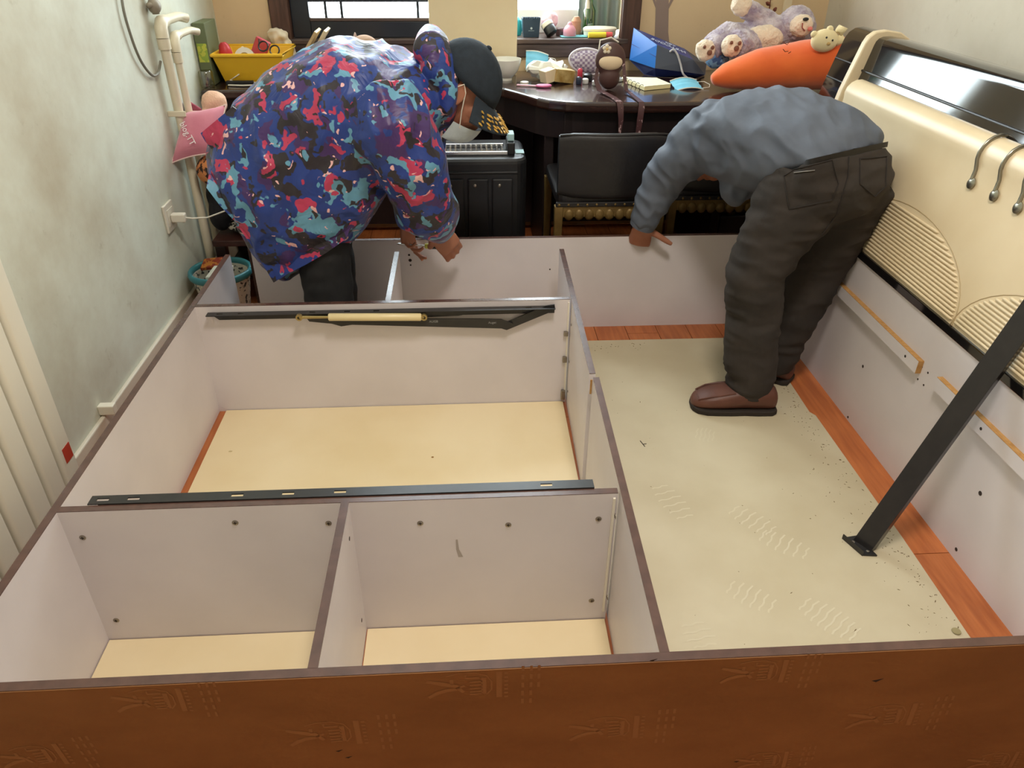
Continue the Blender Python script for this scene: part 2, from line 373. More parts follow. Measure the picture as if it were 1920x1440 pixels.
# faded stamps
def stamp_mb():
    m = MB()
    def st(pts, wd):
        pts = [V((a, 0, b)) for a, b in pts]
        rings = []
        for i, p in enumerate(pts):
            d = (pts[min(i+1, len(pts)-1)]-pts[max(i-1, 0)]).normalized(); nn = V((-d.z, 0, d.x))
            q = wd[i] if isinstance(wd, (list, tuple)) else wd; rings.append([p+nn*q, p-nn*q])
        m.loft(rings, False, False)
    st([(-.075, .018), (-.05, .010), (-.03, .004), (-.018, -.012)], [.003, .0045, .004, .003])
    st([(-.073, -.022), (-.06, -.012), (-.045, -.006), (-.028, -.004)], [.003, .004, .004, .003])
    st([(-.036, .020), (-.036, .008)], .0028)
    st([(-.016, .004), (-.03, -.002)], .0022)
    st([(-.044, .028), (-.025, .034), (0, .034), (.018, .027), (.026, .012), (.026, -.008), (.018, -.02)], .0013)
    st([(-.014, .030), (-.014, .022), (.008, .022)], .002)
    st([(.014, .022), (.014, -.018)], .004)
    for z in (.012, .004, -.004, -.012, -.018): st([(-.008, z), (.012, z+.001)], .0018)
    st([(.038, .034), (.038, -.028)], .0045)
    for k in range(7): st([(.046, .03-.0095*k), (.052, .03-.0095*k)], .002)
    for j, xx in enumerate((.075, .088, .100)):
        for k in range(5 if j < 2 else 3): st([(xx, .045-.02*k), (xx, .033-.02*k)], .0022)
    return m
stm = stamp_mb().mesh('stamp_print'); stm.materials.append(M_stamp)
for u, v, a, sc in ((627, 1378, .02, 1), (1150, 1368, .03, 1), (1668, 1345, .06, 1), (290, 1296, .0, .9), (890, 1272, .0, 1), (1432, 1252, .0, .9), (75, 1420, .1, .9), (1440, 1428, .05, .8), (1870, 1428, .05, .8)):
    p = ony(u, v, -TH-.0020)
    o = bpy.data.objects.new('stamp_print', stm); C.objects.link(o); o.parent = near
    zmax = H-.004-.036
    o.matrix_basis = Matrix.Translation((p.x, p.y, min(p.z, zmax))) @ Matrix.Rotation(-a, 4, 'Y') @ Matrix.Scale(sc, 4)
for u, v, r in ((1645, 1276, .006), (636, 1408, .004), (654, 1420, .004), (1382, 1428, .004), (1225, 1238, .004)):
    p = ony(u, v, -TH-.0018); obj('chip', MB().loft([[p+V((-r*1.6, 0, 0)), p+V((-r*.2, 0, -r*.7))], [p+V((-r*.2, 0, r*.35)), p+V((r*.4, 0, -r*.2))], [p+V((r*1.6, 0, r*.8)), p+V((r*1.5, 0, r*.6))]], False, False), M_hole, near)

# cream base boards lying on the floor
M_dusty = mat('dusty_cream_board', (200, 189, 162), .5, col2=(188, 175, 146), vs=3.5)
def base(label, pts, t=.005, m=M_cream):
    return obj('base_board', MB().loft([[V((a, b, .0005)) for a, b in pts], [V((a, b, t)) for a, b in pts]]), m, bevel=.001, label=label, cat='board', group='cream base boards of the bed')
e = .002
base('cream base board in the near left compartment of the bed', [(e, e), (.545-e, e), (.545-e, Y1-e), (e, Y1-e)])
base('cream base board in the near middle compartment, right of the short divider', [(.561+e, e), (1.092, e), (1.096, Y1-e), (.561+e, Y1-e)])
base('cream base board in the long middle compartment between the two metal bars', [(.022, Y1+TH+e), (1.1, Y1+TH+e), (1.106, Y2-e), (.022, Y2-e)])
rb = base('large dusty cream base board beside the headboard, with footprints and dirt', [(1.113, e), (1.898, e), (1.898, .30), (1.905, .60), (1.905, 1.16), (1.893, 1.18), (1.906, 1.686), (1.147, 1.69), (1.133, .84)], .006, M_dusty)
base('cream base board in the far left compartment beneath the camouflage jacket', [(.02, Y2+TH+e), (.556-e, Y2+TH+e), (.556-e, 1.68), (.02, 1.68)])
base('cream base board in the far middle compartment behind the gas strut', [(.572+e, Y2+TH+e), (1.115, Y2+TH+e), (1.12, 1.68), (.572+e, 1.68)])
M_print = mat('dusty_footprint', (204, 194, 168), .7)
def footprint(u, v, ang, L=.11, wd=.07, rows=6):
    c = onz(u, v, .0064); m = MB(); R = Matrix.Rotation(ang, 3, 'Z')
    for r in range(rows):
        t = (r/(rows-1)-.5)*L; ww = wd*(.5+.5*math.sin(math.pi*(r+.8)/(rows+.6))); ring = []
        for k in range(7):
            q = (k/6-.5)*ww; z = math.sin(k*1.9)*.0022
            ring.append([c+R @ V((q, t+z-.0022, 0)), c+R @ V((q, t+z+.0022, 0))])
        m.loft(ring, False, False)
    obj('footprint', m, M_print, rb)
for a in ((1322, 815, 1.2, .05, .075, 5), (1410, 975, .7), (1470, 1020, .9), (1260, 940, .3, .13), (1408, 1118, .9, .1, .07), (1555, 1160, .7, .12, .08, 8), (1310, 1190, .2, .06, .07, 4)): footprint(*a)
# crumbs and chips of dirt
rng = random.Random(3); m = MB()
for k in range(330):
    if k < 230: x = 1.89-abs(rng.gauss(0, .05)); y = rng.uniform(.08, 1.4)
    elif k < 270: x = rng.uniform(1.16, 1.5); y = 1.66-abs(rng.gauss(0, .03))
    else: x = rng.uniform(1.15, 1.85); y = rng.uniform(.05, 1.5)
    r = rng.uniform(.0008, .0026); a = rng.uniform(0, 6); l = rng.uniform(1, 2.4); d = V((math.cos(a), math.sin(a), 0)); q = V((-d.y, d.x, 0)); c = V((x, y, .0062))
    m.add([c-d*r*l, c+q*r*.5, c+d*r*l, c-q*r*.5, c+V((0, 0, r*.6))], [(0, 1, 4), (1, 2, 4), (2, 3, 4), (3, 0, 4)])
obj('debris', m, mat('dirt_crumbs', (112, 92, 62), .9), label='dark dirt crumbs strewn along the right base board', cat='debris', kind='stuff')
c = onz(1793, 1184, .0068); obj('cover_cap', MB().lathe([(.009, 0), (.010, .001), (.009, .0025), (.002, .003)], c, 18), mat('brass_grey', (150, 138, 100), .5), smooth=True, label='small round tan cap lying in the near right corner of the base board', cat='cap')
c = onz(1205, 833, .0064); obj('splinter', MB().bar(c+V((-.004, .018, 0)), c+V((.004, -.012, 0)), .0022, .0015).bar(c, c+V((.012, .002, 0)), .0018, .0015), M_hole, label='dark T shaped splinter on the base board beside the divider', cat='splinter')
c = onz(432, 846, .006); obj('sawdust_crumb', MB().ell(c, (.006, .003, .001), None, 10, 6), mat('pale_crumb', (206, 186, 140), .9), label='pale crumb on the left of the long middle base board', cat='crumb')
c = onz(811, 857, .006); obj('sawdust_crumb', MB().ell(c, (.004, .003, .0015), None, 10, 6), mat('brown_crumb', (150, 112, 60), .9), label='brown crumb in the centre of the long middle base board', cat='crumb')

# loose far side board
fb = thing('side_board', 'long white side board pulled away, held upright by the two men', 'board', (1.0, 1.82, 0))
fbp = board('panel', (.034, 1.812), (1.99, 1.812), (0, 1), .368, par=fb)
obj('outer_face', MB().box(.034, 1.99, 1.828, 1.8296, 0, .366), M_brownface, fbp)
for u, v, r in ((769, 488, .006), (767, 478, .004), (770, 497, .003), (1031, 505, .003)): hole(fbp, ony(u, v, 1.812), (0, -1, 0), r)
obj('cam_bolt', MB().lathe([(.004, 0), (.004, .012), (.008, .012), (.008, .016)], (1.146, 1.66, .35), 10, R3((0, 0, 1), (0, 1, 0))), M_hole, lf)

# angle bar with slots along the near cross board
ab = thing('angle_bar', 'black slotted steel angle bar screwed along the near cross board', 'metal bar', (.6, Y1+TH, H-.04))
bx0, bx1, by0, by1, bz = .052, 1.052, Y1+TH+.0005, Y1+TH+.026, H+.003
slots = [(onz(u, v, bz).x, onz(u, v, bz).x+.024) for u, v in ((178, 942), (236, 940), (432, 932), (528, 928), (626, 923), (1013, 906))]
m = MB(); xs = [bx0]
for a, b in slots: xs += [a, b]
xs.append(bx1); ya, yb_ = by0+.009, by0+.017
for k in range(0, len(xs)-1):
    if k % 2 == 0: m.box(xs[k], xs[k+1], by0, by1, bz-.0025, bz)
    else: m.box(xs[k], xs[k+1], by0, ya, bz-.0025, bz).box(xs[k], xs[k+1], yb_, by1, bz-.0025, bz)
obj('slotted_flange', m, M_blackmetal, ab)
obj('web', MB().box(bx0+.02, bx1, by0, by0+.0025, bz-.04, bz-.0025), M_blackmetal, ab)
for k in (0.15, .5, .95): obj('bolt', MB().lathe([(.006, 0), (.006, .004), (.003, .005)], (k, by0+.0025, bz-.025), 10, R3((1, 0, 0), (0, 0, 1))), M_steel, ab)

# gas lift on the far cross board
gl = thing('gas_lift', 'black steel lift arm with cream gas strut on the far cross board', 'gas lift', (.6, Y2-.01, .3))
yg = Y2-.004
def G(u, v, y=yg): return ony(u, v, y)
gx0, gx1, gz = G(388, 580).x, G(1040, 572).x, H-.018
m = MB(); sl = [G(u, 575).x for u in (405, 445, 580, 645, 700, 985)]; xs = [gx0]
for a in sl: xs += [a, a+.018]
xs.append(gx1)
for k in range(len(xs)-1):
    if k % 2 == 0: m.box(xs[k], xs[k+1], yg-.024, yg, gz-.0025, gz)
    else: m.box(xs[k], xs[k+1], yg-.024, yg-.015, gz-.0025, gz).box(xs[k], xs[k+1], yg-.008, yg, gz-.0025, gz)
obj('slotted_flange', m, M_blackmetal, gl)
obj('web', MB().prism([(gx0+.03, gz-.024), (gx0+.02, gz-.015), (gx0+.005, gz-.003), (gx1, gz-.003), (gx1, gz-.024)], (0, yg-.003, 0), (1, 0, 0), (0, 0, 1), (0, .003, 0)), M_blackmetal, gl)
def plate(name, px, y, th=.004):
    pts = [ony(u, v, y) for u, v in px]
    return obj(name, MB().loft([pts, [p+V((0, th, 0)) for p in pts]]), M_blackmetal, gl)
arm = plate('lower_arm', ((574, 596), (580, 603), (622, 607), (640, 612), (660, 609), (940, 616), (950, 619), (962, 607), (940, 599), (900, 598), (640, 597), (600, 594)), yg-.018)
plate('hinge_arm', ((944, 611), (950, 619), (1040, 582), (1040, 571), (1022, 574), (950, 604)), yg-.012)
plate('short_arm', ((770, 585), (770, 596), (860, 592), (882, 588), (884, 580), (860, 579)), yg-.008)
a, b = G(616, 594.5, yg-.03), G(790, 594.5, yg-.03)
cyl = obj('gas_cylinder', MB().tube([a, a+(b-a)*.01, b-(b-a)*.01, b], [.0095, .0115, .0115, .0095], 20), M_strut, gl, smooth=True)
obj('piston_rod', MB().tube([G(566, 595, yg-.03), a], .0038, 12), M_chrome, gl, smooth=True)
for u in (561, 795):
    c = G(u, 595 if u < 600 else 594.5, yg-.03)
    obj('end_fitting', MB().lathe([(.005, -.005), (.010, -.005), (.010, .005), (.005, .005), (.005, -.005)], c, 16, R3((1, 0, 0), (0, 0, 1)), False).tube([c, a if u < 600 else b], [.005, .004], 10), mat('brass_fitting', (176, 156, 104), .35, .8), gl, smooth=True)
for u in (813, 923):
    c = G(u, 603 if u < 900 else 605, yg-.0186)
    tm = text_mesh('AUGB' if u < 900 else 'Auget', .010, basis(c, (1, 0, 0), (0, 0, 1)), .0003)
    obj('stamped_mark', tm, mat('grey_print', (150, 150, 150), .6), arm)

# loose black post leaning on the headboard
P0 = onz(1616, 1024, .008); P1 = V((2.0, .6105, .625)); dd = (P1-P0).normalized(); P1 = P0+dd*.735
post = thing('support_leg', 'black steel support leg leaning against the headboard', 'support leg', (P0.x, P0.y, 0))
u_, v_, _ = frame_of(dd, (1, .55, 0))
R = Matrix((u_, v_, dd)).transposed(); mid = (P0+P1)/2; Ls = (P1-P0).length
obj('angle_web', MB().obox(mid+u_*.0, (.050, .004, Ls), R).obox(mid-u_*.023+v_*.010, (.004, .022, Ls), R).obox(mid+u_*.023+v_*.010, (.004, .022, Ls), R), M_blackmetal, post, bevel=.001)
obj('foot_plate', MB().loft([[V((P0.x+a, P0.y+b, z)) for a, b in ((-.036, .03), (.004, .036), (.022, -.036), (-.012, -.032))] for z in (.0064, .011)]).loft([[V((P0.x+a, P0.y+b, z)) for a, b in ((-.036, .03), (-.012, -.032), (-.014, -.033), (-.038, .031))] for z in (.0064, .022)]), M_blackmetal, post)
for a, b in ((-.018, .012), (.004, -.022)):
    obj('rivet', MB().lathe([(.004, 0), (.004, .002), (.001, .003)], (P0.x+a, P0.y+b, .011), 10), M_steel, post)

# ------------------------------------------------------------------ headboard
hb = thing('headboard', 'cream padded headboard with glossy black shelf top and ribbed arches', 'headboard', (2.1, .9, 0))
HY0, HY1 = -.12, 1.825
M_gloss = mat('black_gloss_lacquer', (18, 17, 18), .06, coat=.5)
M_leather = mat('cream_leatherette', (228, 210, 176), .34, col2=(222, 202, 166), vs=5)
hp = obj('lower_panel', MB().box(2.0, 2.02, HY0, 1.80, 0, .476), M_board, hb)
obj('black_rail', MB().box(1.996, 2.03, HY0, 1.80, .476, .499), M_gloss, hb, bevel=.002)
def cleat(y0, y1, zt):
    c = obj('cleat', MB().box(1.985, 2.0, y0, y1, zt-.036, zt), M_board, hp)
    obj('raw_edge', MB().box(1.985, 2.0, y0, y1, zt, zt+.0012).box(1.985, 2.0, y0-.0012, y0, zt-.036, zt), M_mdf, c)
    for y in (y0+.06, y1-.2): obj('screw_hole', MB().lathe([(.004, 0), (.004, .0006)], (1.985, y, zt-.018), 10, R3((0, 1, 0), (0, 0, 1)).transposed() if 0 else Matrix((V((0, 1, 0)), V((0, 0, 1)), V((-1, 0, 0)))).transposed()), M_hole, c)
cleat(.877, 1.72, .367); cleat(-.05, .79, .372)
for u, v, r in ((1618, 687, .005), (1590, 782, .004), (1793, 1030, .005), (1838, 925, .006), (1729, 688, .003), (1740, 699, .003), (1721, 711, .003), (1732, 722, .003)): hole(hp, onx(u, v, 2.0), (-1, 0, 0), r)
def face_x(z): return 2.002+.23*(z-.5)
# padded panel with roll at the top
prof = [(2.004, .499)] + [(face_x(.5+.05*k), .5+.05*k) for k in range(1, 7)]
rc = (2.121, .858)
for k in range(10):
    a = math.radians(195-22*k); prof.append((rc[0]+.046*math.cos(a), rc[1]+.046*math.sin(a)))
prof += [(2.15, .80), (2.15, .499)]
pad = obj('padded_panel', MB().prism(prof, (0, HY0, 0), (1, 0, 0), (0, 0, 1), (0, HY1-.02-HY0, 0)), M_leather, hb, smooth=True, angle=30)
# ribbed arches: each rib is a half-round bar
def arch(yc, a, b):
    m = MB(); k = 0; z = .512
    while z < .5+b-.006:
        half = a*math.sqrt(max(0, 1-((z-.5)/b)**2))
        y0, y1 = max(yc-half, HY0), min(yc+half, HY1-.03)
        if y1-y0 > .02:
            m.tube([(face_x(z), y0, z), (face_x(z)-.0012, y0+.006, z), (face_x(z)-.0012, y1-.006, z), (face_x(z), y1, z)], [.0008, .0036, .0036, .0008], 8)
        z += .0098; k += 1
    return m
for yc in (1.17, .49, -.19+.02):
    o = obj('ribbed_arch', arch(yc, .335, .172), M_leather, pad, smooth=True)
    pts = []
    for k in range(25):
        t = math.pi*k/24; y = yc+.343*math.cos(t); z = .5+.178*math.sin(t)
        if HY0 < y < HY1-.03: pts.append((face_x(z)+.0005, y, z))
    obj('arch_piping', MB().tube(pts, .0016, 6), mat('arch_seam', (178, 156, 118), .5), o, smooth=True)
# glossy black top: slanted back, groove, rounded top edge
bt = [(2.118, .86), (2.138, .925), (2.156, 1.002), (2.160, 1.014), (2.168, 1.023), (2.180, 1.028), (2.205, 1.030), (2.245, 1.025), (2.27, 1.01), (2.27, .80), (2.118, .80)]
obj('gloss_shelf', MB().prism(bt, (0, HY0, 0), (1, 0, 0), (0, 0, 1), (0, 1.84-HY0, 0)), M_gloss, hb, smooth=True, angle=25)
obj('groove_bead', MB().tube([(2.136, HY0, .925), (2.136, 1.84, .925)], .004, 8), M_black_plastic, hb)
# cream end trim and black end cap
tp = [(2.070, .80), (2.082, .86), (2.104, .935), (2.126, 1.008), (2.136, 1.028), (2.155, 1.042), (2.19, 1.047), (2.24, 1.04), (2.275, 1.02), (2.275, .78), (2.066, .78)]
obj('end_trim', MB().prism(tp, (0, 1.84, 0), (1, 0, 0), (0, 0, 1), (0, .03, 0)), M_leather, hb, smooth=True, angle=30, bevel=.004)
ep = [(2.078, .5), (2.078, .80), (2.092, .86), (2.112, .932), (2.133, 1.004), (2.144, 1.022), (2.162, 1.034), (2.19, 1.039), (2.235, 1.032), (2.268, 1.015), (2.268, .02), (2.078, .02)]
obj('end_cap', MB().prism(ep, (0, 1.87, 0), (1, 0, 0), (0, 0, 1), (0, .14, 0)), M_gloss, hb, smooth=True, angle=30)
for z in (.88, .94): obj('end_groove', MB().tube([(2.092+.29*(z-.86), 1.872, z), (2.092+.29*(z-.86), 2.008, z)], .003, 6), M_black_plastic, hb)
# metal hooks over the roll
for y in (1.02, .925, .835):
    pts = [(face_x(.80)-.006, y, .806), (face_x(.83)-.006, y+.006, .83)]
    for k in range(8):
        a = math.radians(185-18*k); pts.append((rc[0]+.051*math.cos(a), y+.012+.0015*k, rc[1]+.051*math.sin(a)))
    hk = obj('decor_hook', MB().tube(pts, .0045, 10), mat('antique_nickel', (150, 146, 132), .3, .9), hb, smooth=True)
    nn = V((-1, 0, .23)).normalized(); u, v, d = frame_of(nn)
    obj('disc', MB().lathe([(.014, 0), (.014, .003), (.010, .006), (.004, .0075)], (face_x(.80)-.004, y-.002, .797), 16, Matrix((u, v, d)).transposed()), MATS['antique_nickel'], hk, smooth=True)
# ------------------------------------------------------------------ people
M_skin = mat('skin', (172, 116, 90), .5, col2=(158, 100, 76), vs=14, bump=.05, bs=120)
M_jeans = mat('dark_trousers', (28, 28, 30), .85, col2=(34, 34, 36), vs=30, bump=.35, bs=9)
M_brown_trousers = mat('charcoal_brown_trousers', (52, 45, 40), .9, col2=(40, 35, 31), vs=10, bump=.45, bs=10)
M_shirt = mat('grey_blue_shirt', (98, 106, 120), .72, col2=(84, 91, 104), vs=6, bump=.5, bs=8)
M_cap = mat('navy_cap_cloth', (26, 36, 46), .85, col2=(32, 43, 54), vs=60, bump=.08, bs=200)
M_gold = mat('gold_thread', (204, 160, 72), .45, .3)
M_mask = mat('pale_blue_mask', (206, 218, 220), .8, col2=(196, 208, 212), vs=30, bump=.15, bs=60)
M_shoe = mat('brown_shoe_leather', (100, 60, 46), .5, col2=(84, 48, 36), vs=12, bump=.08, bs=60)
M_sole = mat('dark_sole', (40, 32, 26), .8)
M_hair = mat('black_hair', (22, 20, 20), .6, bump=.4, bs=90)

def hand(wrist, d, n, side, curl, spread=.1, s=1., thumb=(.75, .55, .25), tcurl=.5):
    """palm and five fingers; d wrist->knuckles, n the way the palm faces, side the thumb side"""
    wrist, d, n = V(wrist), V(d).normalized(), V(n); n = (n-d*n.dot(d)).normalized(); side = V(side); side = (side-d*side.dot(d)-n*side.dot(n)).normalized()
    R = Matrix((side, n, d)).transposed(); m = MB()
    m.tube([wrist-d*.03*s, wrist, wrist+d*.03*s, wrist+d*.065*s, wrist+d*.09*s], [(.024*s, .020*s), (.026*s, .019*s), (.036*s, .017*s), (.041*s, .016*s), (.038*s, .013*s)], 14, ref=None) if 0 else None
    rings = []
    for t, a, b in ((-.03, .026, .021), (0, .027, .019), (.03, .037, .018), (.062, .042, .016), (.088, .041, .014), (.096, .034, .010)):
        rings.append([wrist+d*(t*s)+side*(a*s*math.cos(2*math.pi*k/16))+n*(b*s*math.sin(2*math.pi*k/16)) for k in range(16)])
    m.loft(rings)
    L = ((.044, .027, .021), (.049, .031, .023), (.045, .029, .022), (.034, .021, .019)); off = (.030, .010, -.010, -.029); rad = (.0088, .0092, .0088, .0078)
    for i in range(4):
        cu = curl[i] if isinstance(curl, (list, tuple)) else curl
        p = wrist+d*((.088-.004*abs(i-1))*s)+side*(off[i]*s); a = 0; pts = [p-d*.015*s, p]; dirn = (d+side*(off[i]*spread*10)).normalized()
        for j in range(3):
            a += cu*(1., 1.15, .8)[j]; v = dirn*math.cos(a)+n*math.sin(a); p = p+v*(L[i][j]*s); pts.append(p)
        r = rad[i]*s; m.tube(pts, [r*1.05, r*1.08, r, r*.93, r*.72], 10)
    p = wrist+d*.022*s+side*.028*s; v = (d*thumb[0]+side*thumb[1]+n*thumb[2]).normalized(); q = p+v*.042*s
    v2 = (v+n*tcurl+d*.15).normalized(); q2 = q+v2*.032*s; q3 = q2+(v2+n*tcurl*.5).normalized()*.024*s
    m.tube([p-v*.01, p, q, q2, q3], [.013*s, .0145*s, .0115*s, .0105*s, .0075*s], 10)
    return m
def limb(pts, rad, n=14): return MB().tube(pts, rad, n)
def head_mb(c, f, up, s=1.):
    """head with brow, nose, jaw and ears; f the way the face looks"""
    f, up = V(f).normalized(), V(up); up = (up-f*up.dot(f)).normalized(); lf_ = up.cross(f); R = Matrix((f, lf_, up)).transposed(); c = V(c)
    P = lambda x, y, z: c+R @ V((x*s, y*s, z*s))
    q = [MB().ell(P(-.012, 0, .028), (.098*s, .076*s, .092*s), R, 20, 14), MB().ell(P(.022, 0, -.045), (.068*s, .058*s, .078*s), R, 18, 12), MB().ell(P(.046, 0, -.098), (.034*s, .032*s, .026*s), R, 14, 8),
         MB().tube([P(.082, 0, .018), P(.098, 0, -.012), P(.110, 0, -.034), P(.094, 0, -.046)], [.009*s, .012*s, .016*s, .012*s], 10),
         MB().ell(P(.098, .010, -.040), (.010*s, .008*s, .008*s), R, 8, 6), MB().ell(P(.098, -.010, -.040), (.010*s, .008*s, .008*s), R, 8, 6),
         MB().ell(P(.084, 0, .020), (.014*s, .046*s, .010*s), R, 12, 6),
         MB().ell(P(.084, 0, -.066), (.013*s, .024*s, .006*s), R, 12, 6), MB().ell(P(.082, 0, -.078), (.012*s, .020*s, .006*s), R, 12, 6)]
    for sg in (-1, 1):
        q.append(MB().ell(P(.058, sg*.040, -.030), (.03*s, .022*s, .024*s), R, 12, 8))
        q.append(MB().ell(P(-.012, sg*.079, -.012), (.019*s, .007*s, .032*s), R @ Matrix.Rotation(-.2, 3, 'Y'), 12, 8))
        q.append(MB().tube([P(-.012+.017*math.cos(t), sg*.085, -.010+.030*math.sin(t)) for t in [2*math.pi*k/14 for k in range(15)]], .0045*s, 6))
    return q, P, R
def eyes(P, par, s=1.):
    for sg in (-1, 1):
        e_ = obj('eye', MB().ell(P(.080, sg*.031, .001), (.010*s, .012*s, .009*s), None, 12, 8), mat('eye_white', (220, 214, 206), .25), par, smooth='all')
        obj('iris', MB().ell(P(.0885, sg*.031, .000), (.004*s, .005*s, .005*s), None, 10, 6), mat('iris_dark', (40, 26, 20), .2), e_, smooth='all')
def ring_se(c, ay, zt, zb, xt, xb, ex=2.4, n=36, drop=0.):
    """torso ring: half width ay, from zt at the back to zb at the belly, sheared from xt to xb"""
    out = []; zc, hz = (zt+zb)/2, (zt-zb)/2
    for k in range(n):
        t = 2*math.pi*k/n; cy, cz = math.sin(t), math.cos(t)
        y = c+ay*math.copysign(abs(cy)**(2/ex), cy); z = zc+hz*math.copysign(abs(cz)**(2/ex), cz); f = (zt-z)/(zt-zb)
        out.append(V((xt*(1-f)+xb*f, y, z)))
    return out

def puff(me, fn):
    nv = len(me.vertices); nr = [0.]*(3*nv); co = [0.]*(3*nv)
    me.vertices.foreach_get('normal', nr); me.vertices.foreach_get('co', co)
    for i in range(nv):
        a = fn(V(co[3*i:3*i+3]))
        for k in range(3): co[3*i+k] += nr[3*i+k]*a
    me.vertices.foreach_set('co', co); me.update()
# ---- left person: camouflage jacket, cap, mask, screwdriver
lp = thing('person', 'person in blue and red camouflage jacket and navy cap, stooping with a screwdriver', 'person', (.36, 1.55, 0))
yc = 1.60
hc = V((.812, 1.585, .918)); hf = V((.80, -.07, -.60)); hu = V((.60, 0, .80))
hq, HP, HR = head_mb(hc, hf, hu, 1.0)
WR = V((.702, 1.650, .468)); WL = V((.600, 1.765, .47))
body = [limb([(.24, yc, .78), (.34, yc, .84), (.48, yc, .89), (.60, yc, .90), (.66, yc, .90)], [(.15, .11), (.15, .11), (.17, .11), (.16, .10), (.10, .08)], 18),
        limb([(.64, yc, .905), (.72, 1.59, .905), HP(-.03, 0, -.03)], [.07, .062, .06], 14)] + hq
for sy, kn, an in ((1.50, (.36, 1.50, .45), (.352, 1.50, .07)), (1.69, (.335, 1.69, .45), (.335, 1.69, .07))):
    body.append(limb([(.25, sy+(.04 if sy < yc else -.04), .80), (.29, sy, .66), kn, (kn[0]-.01, kn[1], .28), an], [.09, .078, .056, .048, .036], 14))
RE = V((.685, 1.475, .60)); LE = V((.655, 1.80, .62))
body += [limb([(.60, yc-.12, .90), (.64, 1.45, .80), RE, RE.lerp(WR, .5), WR], [.06, .052, .042, .040, .027], 14), limb([(.60, yc+.12, .90), (.63, 1.76, .80), LE, LE.lerp(WL, .5), WL], [.06, .052, .042, .040, .027], 14)]
body.append(hand(WR, (.50, .22, -.80), (-.30, .93, -.1), (-.8, -.2, -.5), (.42, .46, .42, .36), s=1.04, thumb=(.75, .35, .75), tcurl=.6))
body.append(hand(WL, (.0, -.15, -.98), (.75, -.5, .0), (.5, .8, 0), (.25, .5, .75, .85), s=.95))
lb = obj('body', fused(body, .0042, 5), M_skin, lp, smooth='all')
eyes(HP, lb)
# jacket
rings = [ring_se(yc, .17, .775, .335, .052, .190), ring_se(yc, .21, .822, .335, .075, .222), ring_se(yc, .235, .893, .368, .14, .29), ring_se(yc, .245, .965, .42, .235, .385), ring_se(yc, .25, 1.02, .49, .34, .465), ring_se(yc, .25, 1.052, .60, .45, .545),
         ring_se(yc, .235, 1.045, .69, .56, .615), ring_se(yc, .20, 1.02, .755, .645, .68, 2.2), ring_se(yc, .135, .995, .80, .71, .725, 2.1), ring_se(yc, .105, .985, .815, .745, .75, 2.0)]
jk = [MB().loft(rings)]
jk.append(limb([(.57, 1.44, .93), (.60, 1.40, .86), (.645, 1.415, .76), (.668, 1.44, .68), RE+V((0, -.005, 0)), RE.lerp(WR, .5)+V((-.005, -.008, .01)), RE.lerp(WR, .78)+V((.0, -.005, .006)), RE.lerp(WR, .92)], [.105, .118, .108, .098, .095, .086, .074, .048], 18))
jk.append(limb([(.57, 1.76, .93), (.62, 1.79, .84), (.645, 1.81, .72), LE, LE.lerp(WL, .6), LE.lerp(WL, .86)], [.10, .11, .095, .085, .07, .046], 16))
# hood bunched behind the neck
jk += [MB().ell((.715, yc-.01, 1.035), (.052, .105, .05), None, 18, 10), MB().ell((.735, yc-.02, .985), (.05, .12, .07), None, 18, 10), MB().ell((.758, yc-.045, .92), (.034, .085, .10), None, 16, 10)]
jme = fused(jk, .006, 9)
puff(jme, lambda p: noise.noise(V((p.x*7, p.y*7, p.z*5)))*.010+noise.noise(V((p.x*22+p.z*12, p.y*14, p.z*16-p.x*10)))*.004+.006-abs(noise.noise(V((p.x*13-p.z*5, p.y*9, p.z*6+p.x*4))))*.022)
jacket = obj('jacket', jme, M_camo, lp, smooth='all')
# hanging hem of the jacket: near side panel with its pointed corner, and the back edge
def hem_panel(px, y, th=.006, bow=.02, tuck=0.):
    pts = [ony(u, v, y+(tuck if v < 345 else 0)) for u, v in px]; c = sum(pts, V())/len(pts); n_ = len(pts); m = MB(); rings = []
    for off in (0, th):
        for sc_ in (1., .72, .4):
            rings.append([c+(p-c)*sc_+V((0, off-bow*(1-sc_)*1.0, 0)) for p in pts])
    rings = rings[:3][::-1]+rings[3:]
    return m.loft(rings)
obj('hem', hem_panel(((398, 290), (387, 352), (412, 385), (440, 415), (478, 470), (513, 530), (540, 513), (572, 497), (612, 474), (650, 447), (662, 410), (620, 340), (520, 290)), 1.405, bow=.0, tuck=.07), M_camo, jacket, smooth=True, angle=60)
obj('hem', hem_panel(((436, 200), (376, 250), (384, 264), (405, 290), (440, 330), (480, 300), (480, 230)), 1.47, bow=.03), M_camo, jacket, smooth=True, angle=60)
obj('cuff', MB().tube([RE.lerp(WR, .80), RE.lerp(WR, .88), RE.lerp(WR, .96), RE.lerp(WR, 1.02)], [.048, .047, .043, .036], 18), M_camo, jacket, smooth=True)
obj('cuff', MB().tube([LE.lerp(WL, .76), LE.lerp(WL, .9), LE.lerp(WL, .96)], [.048, .044, .036], 18), M_camo, jacket, smooth=True)
